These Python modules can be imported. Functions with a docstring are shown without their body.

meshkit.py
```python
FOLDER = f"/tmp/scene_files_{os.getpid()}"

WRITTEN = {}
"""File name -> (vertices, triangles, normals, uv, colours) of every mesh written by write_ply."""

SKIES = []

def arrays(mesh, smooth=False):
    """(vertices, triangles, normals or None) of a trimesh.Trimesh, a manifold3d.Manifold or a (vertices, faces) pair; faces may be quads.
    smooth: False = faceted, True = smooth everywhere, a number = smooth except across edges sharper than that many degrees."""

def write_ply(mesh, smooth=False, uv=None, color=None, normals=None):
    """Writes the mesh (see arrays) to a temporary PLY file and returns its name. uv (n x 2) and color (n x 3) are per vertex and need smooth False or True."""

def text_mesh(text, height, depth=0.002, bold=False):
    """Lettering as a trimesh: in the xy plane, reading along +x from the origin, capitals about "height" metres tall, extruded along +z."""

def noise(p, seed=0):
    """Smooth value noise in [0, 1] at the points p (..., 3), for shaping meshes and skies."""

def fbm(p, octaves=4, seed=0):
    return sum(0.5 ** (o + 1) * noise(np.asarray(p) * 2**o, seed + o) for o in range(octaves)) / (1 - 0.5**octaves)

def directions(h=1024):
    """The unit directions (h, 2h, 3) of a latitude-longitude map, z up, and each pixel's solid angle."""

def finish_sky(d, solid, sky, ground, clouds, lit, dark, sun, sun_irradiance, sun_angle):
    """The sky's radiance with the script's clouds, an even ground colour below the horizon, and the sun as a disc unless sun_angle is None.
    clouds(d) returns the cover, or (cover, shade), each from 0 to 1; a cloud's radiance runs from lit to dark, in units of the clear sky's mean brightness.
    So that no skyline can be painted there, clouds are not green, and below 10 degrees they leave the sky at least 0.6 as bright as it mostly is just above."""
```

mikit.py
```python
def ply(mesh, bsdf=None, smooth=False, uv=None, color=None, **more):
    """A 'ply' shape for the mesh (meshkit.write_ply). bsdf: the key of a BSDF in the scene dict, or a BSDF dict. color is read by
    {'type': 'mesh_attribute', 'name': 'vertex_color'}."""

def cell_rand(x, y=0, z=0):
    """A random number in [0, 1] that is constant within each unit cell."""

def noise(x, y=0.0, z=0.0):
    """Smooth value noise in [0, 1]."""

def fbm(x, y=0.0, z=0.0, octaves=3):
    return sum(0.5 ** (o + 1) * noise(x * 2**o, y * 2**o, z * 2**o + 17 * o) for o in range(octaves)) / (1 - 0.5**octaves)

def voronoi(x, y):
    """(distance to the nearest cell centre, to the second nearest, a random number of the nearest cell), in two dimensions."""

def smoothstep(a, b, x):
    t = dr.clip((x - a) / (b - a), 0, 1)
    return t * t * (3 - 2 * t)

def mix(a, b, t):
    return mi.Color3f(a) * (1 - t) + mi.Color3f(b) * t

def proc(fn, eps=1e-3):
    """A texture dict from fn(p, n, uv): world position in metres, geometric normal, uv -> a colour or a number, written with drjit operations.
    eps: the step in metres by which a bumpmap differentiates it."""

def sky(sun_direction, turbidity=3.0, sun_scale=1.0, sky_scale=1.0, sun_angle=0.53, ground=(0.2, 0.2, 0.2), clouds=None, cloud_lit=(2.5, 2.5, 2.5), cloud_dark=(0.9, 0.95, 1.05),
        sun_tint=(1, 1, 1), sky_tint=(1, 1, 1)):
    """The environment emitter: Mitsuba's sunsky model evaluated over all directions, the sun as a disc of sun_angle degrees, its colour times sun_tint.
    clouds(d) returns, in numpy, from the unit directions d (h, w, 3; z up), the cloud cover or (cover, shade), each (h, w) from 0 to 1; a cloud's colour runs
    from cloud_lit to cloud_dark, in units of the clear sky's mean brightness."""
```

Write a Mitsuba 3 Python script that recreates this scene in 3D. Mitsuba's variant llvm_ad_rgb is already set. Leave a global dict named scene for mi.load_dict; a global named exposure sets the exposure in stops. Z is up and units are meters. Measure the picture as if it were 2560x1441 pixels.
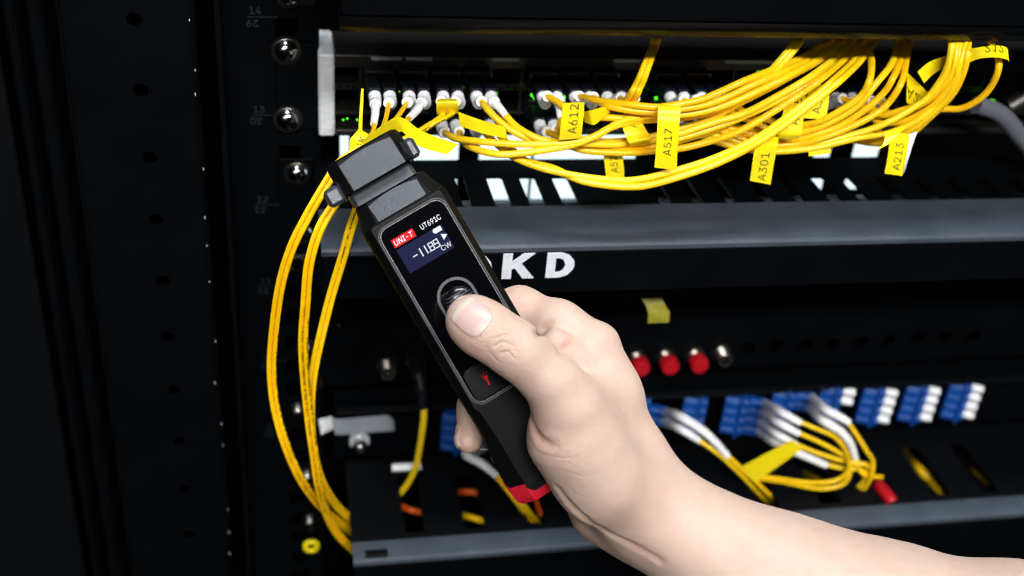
import math, numpy as np, trimesh, mitsuba as mi, mikit, meshkit, drjit as dr
from shapely.geometry import Polygon, Point, box as sbox
from shapely import affinity, union_all
import mapbox_earcut

# ---------------------------------------------------------------- camera, lamps, exposure
# world: x along the rack to the right, y into the rack, z up; origin on the left mounting rail
F = 2874.0                                   # focal length for a picture 2560 wide
down = np.array([850 - 1280, 5320 - 720.5, F]); down /= np.linalg.norm(down)
ax = np.array([15900 - 1280, 300 - 720.5, F]); ax -= down * (ax @ down); ax /= np.linalg.norm(ax)
R = np.stack([ax, np.cross(-down, ax), -down])
CAM = -R @ (np.array([650 - 1280, 288 - 720.5, F]) / F * 0.505)
m4 = np.eye(4); m4[:3, 0] = -R[:, 0]; m4[:3, 1] = -R[:, 1]; m4[:3, 2] = R[:, 2]; m4[:3, 3] = CAM
T = mi.ScalarTransform4f
scene = {'camera': {'type': 'thinlens', 'fov': 2 * math.degrees(math.atan(1280 / F)), 'fov_axis': 'x', 'to_world': T(m4.tolist()),
                    'aperture_radius': 0.003, 'focus_distance': 0.425, 'near_clip': 0.01, 'far_clip': 60.0}}
labels = {}
exposure = 0.12

def lamp(name, c, sx, sy, power, target, col=(1.0, 0.98, 0.96)):
    c, target = np.array(c, float), np.array(target, float)
    n = target - c; n /= np.linalg.norm(n)
    a = np.array([1.0, 0, 0]); a -= n * (a @ n); a /= np.linalg.norm(a); b = np.cross(n, a)
    v = np.array([c + s * a * sx / 2 + t * b * sy / 2 for s, t in ((-1, -1), (1, -1), (1, 1), (-1, 1))])
    scene[name] = {**mikit.ply((v, np.array([[0, 1, 2, 3]]))), 'emitter': {'type': 'area', 'radiance': {'type': 'rgb', 'value': [power * x for x in col]}}}

lamp('ceiling_lamp', (0.10, -1.75, 1.36), 1.3, 0.16, 90, (0.15, -0.1, 0), (1.0, 0.985, 0.97))
lamp('ceiling_lamp_001', (0.2, -0.27, 1.75), 1.3, 0.35, 27, (0.15, -0.25, 0), (0.88, 0.95, 1.0))
lamp('ceiling_lamp_002', (-1.0, -2.3, 1.15), 1.2, 0.6, 2.1, (0.15, -0.1, 0), (0.95, 0.98, 1.0))  # unseen lamp, added as fill for the shade under the cover
for k, w in enumerate(('in front of the rack, above the aisle', 'straight over the rack front', 'far back on the left, added as soft fill')):
    labels['ceiling_lamp' + ('_%03d' % k if k else '')] = {'label': 'white ceiling lamp ' + w, 'category': 'ceiling lamp'}

# ---------------------------------------------------------------- helpers
def at(x, y, Y=0.0):
    """the point of the plane at depth Y that stands at this place of the photograph (2560 x 1441)"""
    r = R @ np.array([x - 1280, y - 720.5, F])
    return CAM + r * ((Y - CAM[1]) / r[1])

def cam(x, y, d):
    return np.array([(x - 1280) / F * d, (y - 720.5) / F * d, d])

def wor(p):
    return CAM + np.asarray(p) @ R.T

def numbered(k):
    if k not in scene and k not in labels and not any(s.startswith(k + '__') for s in scene): return k
    i = 1
    while True:
        q = '%s_%03d' % (k, i)
        if q not in scene and q not in labels and not any(s.startswith(q + '__') for s in scene): return q
        i += 1

def thing(name, label, cat, group=None):
    k = numbered(name); labels[k] = {'label': label, 'category': cat}
    if group: labels[k]['group'] = group
    return k

def part(parent, name, mesh, mat, smooth=False, label=None, **kw):
    k = numbered(parent + '__' + name)
    if mat == 'yellow_jacket': mat = YELLOWS[sum(map(ord, parent)) % 4]; kw['uv'] = mesh.metadata['uv']
    scene[k] = mikit.ply(mesh, mat, smooth, **kw)
    if label: labels[k] = {'label': label}
    return k

def solo(name, mesh, mat, label, cat, smooth=False, group=None, **kw):
    k = thing(name, label, cat, group); scene[k] = mikit.ply(mesh, mat, smooth, **kw); return k

cat = trimesh.util.concatenate

def box(x0, x1, y0, y1, z0, z1, b=0.0):
    """axis-aligned box with chamfered edges b"""
    if b <= 0:
        m = trimesh.creation.box((x1 - x0, y1 - y0, z1 - z0)); m.apply_translation(((x0 + x1) / 2, (y0 + y1) / 2, (z0 + z1) / 2)); return m
    c = np.array([(x0 + x1) / 2, (y0 + y1) / 2, (z0 + z1) / 2]); h = np.array([x1 - x0, y1 - y0, z1 - z0]) / 2
    pts = [c + np.array(s) * (h - b * (1 - np.eye(3)[k])) for k in range(3) for s in np.array(np.meshgrid((-1, 1), (-1, 1), (-1, 1))).T.reshape(-1, 3)]
    return trimesh.convex.convex_hull(np.array(pts))

def frame_z(d, up=(0, 0, 1)):
    d = np.asarray(d, float) / np.linalg.norm(d); up = np.asarray(up, float)
    if abs(d @ up) > 0.97: up = np.array([0, 1.0, 0])
    x = np.cross(up, d); x /= np.linalg.norm(x); return np.stack([x, np.cross(d, x), d], 1)

def lathe(prof, p, d, n=32):
    """profile [(r, h)] turned about the axis d through p"""
    m = trimesh.creation.revolve(np.array(prof, float), sections=n); M = np.eye(4); M[:3, :3] = frame_z(d); M[:3, 3] = p
    m.apply_transform(M); m.fix_normals(); return m

def spline(pts, n=10):
    p = np.asarray(pts, float); q = np.vstack([2 * p[0] - p[1], p, 2 * p[-1] - p[-2]]); out = []
    for i in range(1, len(q) - 2):
        t = np.linspace(0, 1, n, endpoint=False)[:, None]; a, b, c, d = q[i - 1:i + 3]
        out.append(0.5 * (2 * b + (c - a) * t + (2 * a - 5 * b + 4 * c - d) * t * t + (3 * b - a - 3 * c + d) * t ** 3))
    return np.vstack(out + [p[-1:]])

def tube(p, r, sides=16):
    p = np.asarray(p, float); r = np.broadcast_to(r, (len(p),)); t = np.gradient(p, axis=0); t /= np.linalg.norm(t, axis=1, keepdims=True) + 1e-12
    a = np.cross(t[0], [0.3, 0.5, 0.81]); a /= np.linalg.norm(a); A = [a]
    for i in range(1, len(p)):
        a = A[-1] - t[i] * (A[-1] @ t[i]); A.append(a / np.linalg.norm(a))
    A = np.array(A); B = np.cross(t, A); g = np.arange(sides) * 2 * np.pi / sides
    v = (p[:, None] + r[:, None, None] * (np.cos(g)[None, :, None] * A[:, None] + np.sin(g)[None, :, None] * B[:, None])).reshape(-1, 3)
    i, j = np.meshgrid(np.arange(len(p) - 1), np.arange(sides), indexing='ij'); k = (j + 1) % sides
    q = np.stack([i * sides + j, i * sides + k, (i + 1) * sides + k, (i + 1) * sides + j], -1).reshape(-1, 4)
    f = np.vstack([q[:, [0, 1, 2]], q[:, [0, 2, 3]]]); n = len(v); v = np.vstack([v, p[:1], p[-1:]]); j = np.arange(sides); k = (j + 1) % sides; e = (len(p) - 1) * sides
    f = np.vstack([f, np.stack([k, j, j * 0 + n], 1), np.stack([e + j, e + k, j * 0 + n + 1], 1)])
    m = trimesh.Trimesh(v, f, process=False); w = np.r_[0, np.cumsum(np.linalg.norm(np.diff(p, axis=0), axis=1))] + 7.31 * p[0, 0] + 3.17 * p[-1, 2]
    m.metadata['uv'] = np.vstack([np.stack([np.tile(np.arange(sides) / sides, len(p)), np.repeat(w, sides)], 1), [[0.0, w[0]], [0.0, w[-1]]]])
    return m

YELLOWS = ('yellow_jacket', 'yellow_jacket_warm', 'yellow_jacket', 'yellow_jacket_pale')
def sheet(P, th):
    """closed slab of thickness th from a grid of points P (n, m, 3)"""
    n, m = P.shape[:2]; du = np.gradient(P, axis=0); dv = np.gradient(P, axis=1); N = np.cross(du, dv); N /= np.linalg.norm(N, axis=2, keepdims=True) + 1e-12
    v = np.vstack([(P + N * th / 2).reshape(-1, 3), (P - N * th / 2).reshape(-1, 3)]); I = np.arange(n * m).reshape(n, m); o = n * m; f = []
    a, b, c, d = I[:-1, :-1].ravel(), I[1:, :-1].ravel(), I[1:, 1:].ravel(), I[:-1, 1:].ravel()
    f += [np.stack([a, b, c], 1), np.stack([a, c, d], 1), np.stack([a + o, c + o, b + o], 1), np.stack([a + o, d + o, c + o], 1)]
    ring = np.concatenate([I[0, :-1], I[:-1, -1], I[-1, :0:-1], I[:0:-1, 0]]); r2 = np.roll(ring, -1)
    f += [np.stack([ring, r2, r2 + o], 1), np.stack([ring, r2 + o, ring + o], 1)]
    return trimesh.Trimesh(v, np.vstack(f), process=False), N

def poly(shape, depth):
    gs = getattr(shape, 'geoms', [shape]); return cat([trimesh.creation.extrude_polygon(g, depth, engine='earcut') for g in gs])

def place(m, o, x, y, n):
    """mesh in local x, y, z to the frame (x, y, n) at o"""
    M = np.eye(4); M[:3, 0], M[:3, 1], M[:3, 2], M[:3, 3] = x, y, n, o; m = m.copy(); m.apply_transform(M); return m

# ---------------------------------------------------------------- materials
def pr(name, col, rough=0.5, metal=0.0, spec=0.5, two=False, bump=None, **kw):
    b = {'type': 'principled', 'base_color': col if isinstance(col, dict) else {'type': 'rgb', 'value': list(col)}, 'roughness': rough if isinstance(rough, dict) else float(rough),
         'metallic': float(metal), 'specular': float(spec), **kw}
    if bump: b = {'type': 'bumpmap', 'arbitrary': mikit.proc(bump[0], bump[2]), 'scale': bump[1], 'bsdf': b}
    scene[name] = {'type': 'twosided', 'bsdf': b} if two else b
    return name

grain = lambda p, n, uv: mikit.noise(p.x * 4200, p.y * 4200, p.z * 4200)
def lip_sheen(p, n, uv):  # lighter tone stands for the sheen on level lips, plus fine specks
    d = mikit.fbm(p.x * 60, p.y * 60, p.z * 60, 4); s = mikit.smoothstep(0.75, 0.8, mikit.noise(p.x * 1900, p.y * 1900, p.z * 1900))
    return mikit.mix((0.028, 0.036, 0.047), (0.056, 0.067, 0.083), d) + mi.Color3f(0.03) * s * mikit.smoothstep(0.45, 0.7, d)
def blackmet(p, n, uv):
    return mikit.mix((0.0009, 0.0014, 0.0021), (0.0019, 0.0026, 0.0035), mikit.fbm(p.x * 45, p.y * 45, p.z * 45, 3))
def brushed(p, n, uv):
    return mikit.mix((0.45, 0.46, 0.48), (0.88, 0.9, 0.93), mikit.fbm(p.x * 300, p.y * 300, p.z * 2600, 2))
def jacket_of(lo, hi):
    def jacket(p, n, uv):
        c = mikit.mix(lo, hi, mikit.noise(p.x * 50, p.y * 50, p.z * 50))
        run = mikit.smoothstep(0.66, 0.68, mikit.noise(uv.y * 22, 3.0)); mark = dr.select((mikit.cell_rand(uv.y * 1500, 7) > 0.42) & (dr.abs(uv.x - 0.5) < 0.085), 1.0, 0.0)
        return c * (1 - 0.75 * run * mark)
    return jacket
def tagcol(p, n, uv):
    return mikit.mix((0.90, 0.68, 0.004), (0.96, 0.78, 0.012), mikit.fbm(p.x * 70, p.y * 70, p.z * 70, 2))
SKIN_LINES = []
def skinbump(p, n, uv):
    a, b, c = mikit.voronoi(p.x * 1100 + p.z * 500, p.y * 900 - p.z * 900)
    h = mikit.noise(p.x * 2600, p.y * 2600, p.z * 2600) * 0.35 + dr.minimum(b - a, 0.5) + 0.6 * mikit.fbm(p.x * 420, p.y * 420, p.z * 420, 2)
    for q, d, l2, amp, w in SKIN_LINES:              # the fine folds of the skin at the knuckles and the wrist
        e = p - mi.Point3f(*q); t = dr.clip((e.x * d[0] + e.y * d[1] + e.z * d[2]) / l2, 0, 1)
        h -= amp * dr.exp(-(dr.square(e.x - t * d[0]) + dr.square(e.y - t * d[1]) + dr.square(e.z - t * d[2])) / (w * w))
    return h

pr('powder_black', mikit.proc(blackmet), 0.55, spec=0.035)
pr('matt_black', (0.0008, 0.0009, 0.0011), 0.7, spec=0.02)
pr('sheen_black', mikit.proc(lip_sheen), 0.5, spec=0.3)
pr('tray_dark', (0.0021, 0.0028, 0.0038), 0.55, spec=0.08)
pr('gloss_black', (0.003, 0.0035, 0.004), 0.24, spec=0.15)
pr('fold_grey', (0.012, 0.017, 0.022), 0.5, spec=0.2)
pr('brushed_steel', mikit.proc(brushed), 0.5, metal=0.15)
pr('dim_steel', (0.06, 0.058, 0.052), 0.4, metal=0.9)
pr('chrome', (0.82, 0.84, 0.86), 0.12, metal=1.0)
pr('nickel_dark', (0.25, 0.23, 0.2), 0.28, metal=1.0)
for nm, lo, hi in (('yellow_jacket', (0.93, 0.55, 0.003), (0.98, 0.65, 0.010)), ('yellow_jacket_warm', (0.91, 0.50, 0.002), (0.96, 0.59, 0.006)), ('yellow_jacket_pale', (0.94, 0.60, 0.006), (0.98, 0.69, 0.018))):
    pr(nm, mikit.proc(jacket_of(lo, hi)), 0.36, spec=0.5)
pr('yellow_tag', mikit.proc(tagcol), 0.3, spec=0.5, two=True)
pr('shaded_tag', (0.25, 0.225, 0.008), 0.5, two=True)  # the shade on this tag is put into its darker yellow
pr('tag_ink', (0.012, 0.011, 0.008), 0.6)
pr('white_boot', (0.86, 0.875, 0.89), 0.42)
pr('white_paint', (0.60, 0.63, 0.68), 0.5)
pr('dim_print', (0.010, 0.0115, 0.013), 0.6)
pr('connector_black', (0.004, 0.006, 0.011), 0.45, spec=0.25)
pr('blue_plastic', (0.004, 0.062, 0.30), 0.36)
pr('red_rubber', (0.42, 0.005, 0.012), 0.38)
pr('orange_jacket', (0.75, 0.11, 0.01), 0.4)
pr('green_trim', (0.02, 0.30, 0.03), 0.4)
pr('plug_grey', (0.10, 0.11, 0.13), 0.45)
pr('grey_plastic', (0.30, 0.33, 0.37), 0.45)
pr('case_black', (0.0026, 0.0028, 0.0031), 0.5, spec=0.11, bump=(grain, 0.00005, 1e-4))
pr('case_lit', (0.026, 0.030, 0.038), 0.37, spec=0.6, bump=(grain, 0.00006, 1e-4))  # lit copy of the black plastic: overhead sheen put into a lighter colour
pr('panel_gloss', (0.0012, 0.0013, 0.0018), 0.06, spec=0.5)
pr('button_gloss', (0.0022, 0.0022, 0.003), 0.22, spec=0.5)
pr('groove_light', (0.04, 0.043, 0.048), 0.45, spec=0.25)
pr('ring_grey', (0.045, 0.048, 0.053), 0.42, spec=0.3)
pr('logo_red', (0.50, 0.008, 0.012), 0.6, spec=0.08)
pr('case_red', (0.42, 0.008, 0.022), 0.42)
scene['skin'] = {'type': 'bumpmap', 'arbitrary': mikit.proc(skinbump, 1.2e-4), 'scale': 0.0001,
                 'bsdf': {'type': 'principled', 'base_color': {'type': 'mesh_attribute', 'name': 'vertex_color'}, 'roughness': 0.5, 'specular': 0.3, 'sheen': 0.2, 'sheen_tint': 0.6}}
scene['nail'] = {'type': 'principled', 'base_color': {'type': 'mesh_attribute', 'name': 'vertex_color'}, 'roughness': 0.36, 'specular': 0.4}
def glow(parent, name, mesh, rgb, k, label=None, sw=0.004):
    q = part(parent, name, mesh, 'matt_black', label=label); scene[q]['emitter'] = {'type': 'area', 'radiance': {'type': 'rgb', 'value': [k * c for c in rgb]}, 'sampling_weight': sw}; return q

# ---------------------------------------------------------------- the rack
GREY = dict
rack = thing('server_rack', 'black steel server rack with numbered mounting rail and drilled corner post on the left', 'server rack')
def plate_with_holes(outline, holes, th):
    p = Polygon(outline)
    for h in holes: p = p.difference(h)
    return poly(p, th)
XZ = lambda m, y: place(m, (0, y, 0), np.array([1.0, 0, 0]), np.array([0, 0, 1.0]), np.array([0, -1.0, 0]))   # local xy -> world xz, extruded towards the aisle
sq = lambda x, z, a: sbox(x - a, z - a, x + a, z + a)
rail_x0, rail_x1 = at(572, 290)[0], at(800, 290)[0]
hx = at(722, 303)[0]
holes = [sq(hx, z, 0.0045) for z in np.arange(-0.33, 0.12, 0.0148)]
hx2 = at(575, 290)[0] + 0.0035
part(rack, 'mounting_rail', XZ(plate_with_holes([(rail_x0, -0.5), (rail_x1, -0.5), (rail_x1, 0.2), (rail_x0, 0.2)], holes, 0.002), 0.002), 'powder_black')
part(rack, 'mounting_rail', box(rail_x0 - 0.002, rail_x0, -0.03, 0.012, -0.5, 0.2), 'powder_black')
part(rack, 'rail_back_plate', box(rail_x0 - 0.03, rail_x1 + 0.01, 0.022, 0.024, -0.5, 0.2), 'matt_black')
# unit numbers printed on the rail, the lower one of each pair upside down
for (a, b), z in zip((('14', '29'), ('13', '30'), ('12', '31'), ('11', '32'), ('10', '33'), ('9', '34')), (0.04445, 0, -0.0445, -0.0889, -0.1334, -0.1778)):
    x0 = at(632, 288)[0]
    t = meshkit.text_mesh(a, 0.0031, 0.0001); part(rack, 'unit_number', place(t, (x0, -0.0001, z + 0.0012), np.array([1.0, 0, 0]), np.array([0, 0, 1.0]), np.array([0, -1.0, 0])), 'dim_print')
    t = meshkit.text_mesh(b, 0.0031, 0.0001); part(rack, 'unit_number', place(t, (x0 + 0.0042, -0.0001, z - 0.0012), np.array([-1.0, 0, 0]), np.array([0, 0, -1.0]), np.array([0, -1.0, 0])), 'dim_print')
    part(rack, 'unit_line', box(x0 - 0.0006, x0 + 0.012, -0.0002, 0, z - 0.0001, z + 0.0001), 'dim_print')
# drilled corner post, nearer than the rail
YP = -0.035
px0, px1 = at(240, 700, YP)[0], at(505, 700, YP)[0]
ph = []
for q in ((335, 50), (352, 228), (374, 396), (391, 551), (407, 704), (421, 844), (434, 978), (448, 1106), (460, 1225), (472, 1339)):
    w = at(*q, YP); ph.append(Point(w[0], w[2]).buffer(0.0029, quad_segs=10))
d = ph[1].centroid.y - ph[0].centroid.y
part(rack, 'corner_post', XZ(plate_with_holes([(px0, -0.5), (px1, -0.5), (px1, 0.2), (px0, 0.2)], ph, 0.0025), YP + 0.0025), 'powder_black')
part(rack, 'corner_post', box(px0 - 0.002, px0 - 0.0001, YP, YP + 0.03, -0.5, 0.2, 0.0006), 'powder_black')
part(rack, 'corner_post', lathe([(0, -0.35), (0.0045, -0.35), (0.0045, 0.35), (0, 0.35)], (px1, YP + 0.0046, -0.15), (0, 0, 1), 24), 'powder_black', 35)
part(rack, 'corner_post_web', box(px1 + 0.0005, px1 + 0.003, YP + 0.008, 0.02, -0.5, 0.2), 'matt_black')
part(rack, 'corner_post_back', box(px0 - 0.002, px1 + 0.01, 0.012, 0.014, -0.5, 0.2), 'matt_black')
# folded door edge and side panel
xs = [at(a, 700, -0.05)[0] for a in (-420, 100, 128, 150, 196, 214)]
part(rack, 'side_panel', box(xs[0], xs[1], -0.055, -0.053, -0.5, 0.2, 0.0006), 'tray_dark')
part(rack, 'door_edge', box(xs[2], xs[3], -0.060, -0.045, -0.5, 0.2, 0.0012), 'powder_black')
part(rack, 'door_edge', box(xs[3] + 0.002, xs[4], -0.050, -0.040, -0.5, 0.2, 0.0012), 'powder_black')
part(rack, 'side_panel_back', box(xs[0], px0, 0.0, 0.002, -0.5, 0.2), 'matt_black')
rnd = np.random.default_rng(3)
chips = []
for k in range(16):                            # bare-metal chips along the post's rounded edge
    z = 0.08 - 0.022 * k + rnd.normal() * 0.006; ang = rnd.uniform(0.5, 1.3)
    m = trimesh.creation.icosphere(1, 1.0); m.apply_scale((0.00022, 0.00022, rnd.uniform(0.0003, 0.0009)))
    m.apply_translation((px1 + 0.0045 * math.sin(ang), YP + 0.0046 - 0.0045 * math.cos(ang), z)); chips.append(m)
k = part(rack, 'paint_chip', cat(chips), 'brushed_steel', True, 'bare metal chips along the edge of the corner post'); labels[k]['kind'] = 'stuff'
part(rack, 'back_panel', box(-0.3, 0.75, 0.40, 0.402, -0.7, 0.3), 'matt_black')

def screw(parent, x, z, r=0.0049, y=0.0, name='screw', rot=0.4, mat='chrome'):
    k = part(parent, name, lathe([(0, -0.0046), (r * 0.3, -0.0045), (r * 0.62, -0.0039), (r * 0.88, -0.0026), (r, -0.0010), (r, 0), (0, 0)][::-1], (x, y, z), (0, 1, 0), 36), mat, 40)
    c = []
    for a in (rot, rot + math.pi / 2):
        m = trimesh.creation.box((r * 1.0, 0.0004, r * 0.22)); m.apply_transform(trimesh.transformations.rotation_matrix(a, (0, 1, 0))); m.apply_translation((x, y - 0.0045 - 0.0001 * (a > rot), z)); c.append(m)
    part(k, 'cross_slot', cat(c), 'matt_black')
    part(parent, 'washer', lathe([(r * 0.75, 0.0), (r * 1.22, 0.0), (r * 1.22, -0.0007), (r * 0.75, -0.0007), (r * 0.75, 0.0)], (x, y, z), (0, 1, 0), 36), 'nickel_dark', 30)

def rackunit(name, label, z0, z1, zs, cat_='rack unit', ear=True):
    k = thing(name, label, cat_)
    return k

def screw_at(parent, q, y=-0.002, **kw):
    w = at(*q, y - 0.003); screw(parent, w[0], w[2], y=y, **kw)

# ---- upper cable manager: only its cover shows, along the top of the picture
ZT = 0.0695
up = thing('cable_manager', 'black cable manager cover across the very top, above the switch', 'cable manager')
xu = at(850, 97, -0.085)[0]
part(up, 'cover', box(xu, 0.48, -0.086, -0.082, ZT + 0.0056, ZT + 0.05, 0.0008), 'powder_black')
prof = Polygon([(-0.0859, ZT + 0.0054), (-0.0854, ZT + 0.0032), (-0.0840, ZT + 0.0009), (-0.0818, ZT - 0.0014), (-0.0808, ZT - 0.0008), (-0.0826, ZT + 0.0014), (-0.0838, ZT + 0.0054)])
m = poly(prof, 0.48 - xu); m.apply_transform(np.array([[0, 0, 1, xu], [1, 0, 0, 0], [0, 1, 0, 0], [0, 0, 0, 1.0]])); m.fix_normals()
part(up, 'rolled_edge', m, 'gloss_black', 40)
part(up, 'cover_lip', box(at(850, 97, -0.085)[0], 0.48, -0.0805, -0.066, ZT + 0.0008, ZT + 0.0022, 0.0004), 'powder_black')
part(up, 'bracket', box(0.016, 0.0225, -0.06, 0.0, ZT, ZT + 0.05, 0.0008), 'powder_black')
part(up, 'top_plate', box(at(850, 97, -0.085)[0], 0.48, -0.08, 0.0, ZT + 0.041, ZT + 0.043), 'powder_black')
screw_at(up, (722, -8), r=0.0046)

# ---- network switch
sw = thing('network_switch', 'network switch with silver front frame and two rows of fibre ports under the top cover', 'network switch')
ZB, ZU = -0.0068, 0.0312
sx0, sx1 = at(795, 225)[0], 0.445
YF = -0.001
part(sw, 'front_frame', box(sx0, sx0 + 0.0068, YF - 0.007, YF + 0.03, ZB, ZU, 0.0008), 'brushed_steel')
part(sw, 'front_frame', box(sx0 + 0.007, sx1, YF - 0.0068, YF + 0.03, ZU - 0.006, ZU - 0.0002, 0.0005), 'dim_steel')
part(sw, 'front_frame', box(sx0 + 0.007, sx1, YF - 0.0066, YF + 0.03, ZB, ZB + 0.003, 0.0005), 'dim_steel')
part(sw, 'chassis', box(sx0 + 0.001, sx1, YF + 0.031, 0.3, ZB, ZU), 'matt_black')
for a, b in ((925, 1000), (1010, 1075), (1225, 1290), (1525, 1590), (1800, 1920)):   # highlights on the top rim, drawn as pale strips
    xa, xb = at(a, 130)[0], at(b, 130)[0]
    part(sw, 'rim_label', box(xa, xb, YF - 0.0071, YF - 0.0069, ZU - 0.0022, ZU - 0.0007), 'grey_plastic')
PX0 = at(955, 222, -0.03)[0]; PP = 0.01425
rows = {0: 0.0225, 1: 0.0095}
for k in range(-1, 27):
    for rI, zc in rows.items():
        x = PX0 + k * PP; a, hh = 0.0064, 0.0050
        fr = sbox(x - 0.00712, zc - 0.0064, x + 0.00712, zc + 0.0064).difference(sbox(x - a, zc - hh, x + a, zc + hh))
        q = part(sw, 'port_cage', XZ(poly(fr, 0.03), YF + 0.025), 'dim_steel')
for k in range(-1, 27):                        # small arrows between the two rows
    if k in (-1, 4, 8, 12, 13):
        for j in range(4):
            x = PX0 + k * PP - 0.0045 + j * 0.003; s = 1 if j % 2 else -1
            tri = Polygon([(x - 0.0009, 0.0160 - s * 0.0008), (x + 0.0009, 0.0160 - s * 0.0008), (x, 0.0160 + s * 0.0009)])
            part(sw, 'arrow_mark', XZ(poly(tri, 0.0002), YF - 0.0051), 'matt_black')
def led(px, py, r=0.0007, y=-0.014):
    w = at(px, py, y); m = trimesh.creation.icosphere(2, r); m.apply_translation(w); glow(sw, 'port_light', m, (0.08, 1.0, 0.02), 2.2)
for q in ((1121, 231), (1126, 243), (1336, 244), (1350, 246), (1410, 243), (1420, 244), (1505, 231), (1518, 246), (1648, 231), (1658, 234), (1661, 246), (1161, 219), (1002, 228), (2008, 232), (2012, 228), (1896, 182), (1240, 233), (1455, 238), (1592, 233), (1736, 239), (1640, 246), (2068, 240), (1330, 238), (1402, 238), (1512, 240), (1655, 240), (2478, 252), (2484, 254)): led(*q)
for q in ((858, 300), (893, 300), (868, 297)): led(*q, r=0.0004)
for q in ((716, 132), (720, 304)): screw_at(sw, q, r=0.0052)
part(sw, 'ear', box(at(690, 220)[0], sx0 - 0.0004, -0.0022, 0.0, ZB + 0.001, ZU + 0.002, 0.0004), 'powder_black')

# ---- added glowing sheets, standing for the brightness in the gaps behind the cable manager
def add_gap_glow(pa, pb, zlo, zhi, y, label, lum=1.25):  # added emitter with a black backing, not a real fitting
    k = thing('light_panel', label, 'gap glow'); xa, xb = at(*pa, y)[0], at(*pb, y)[0]
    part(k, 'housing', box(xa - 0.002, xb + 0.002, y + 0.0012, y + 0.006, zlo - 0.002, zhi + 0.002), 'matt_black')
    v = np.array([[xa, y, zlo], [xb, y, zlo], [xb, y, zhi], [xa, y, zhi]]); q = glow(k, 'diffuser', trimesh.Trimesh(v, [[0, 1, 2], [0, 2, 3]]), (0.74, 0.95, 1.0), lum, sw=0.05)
Z0 = -0.0195
add_gap_glow((800, 360), (826, 360), -0.0595, -0.0085, 0.03, 'narrow added glow sheet behind the black fingers, nearest the left rail')
add_gap_glow((836, 360), (872, 360), -0.0595, -0.0085, 0.03, 'added glow sheet behind the yellow tag at the left end of the switch')
add_gap_glow((1030, 360), (1147, 360), -0.0595, -0.0085, 0.03, 'bright added glow sheet right behind the tester head')
add_gap_glow((1200, 360), (1330, 360), -0.0595, -0.0085, 0.03, 'bright added glow sheet behind the curved cords in the middle left')
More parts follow.
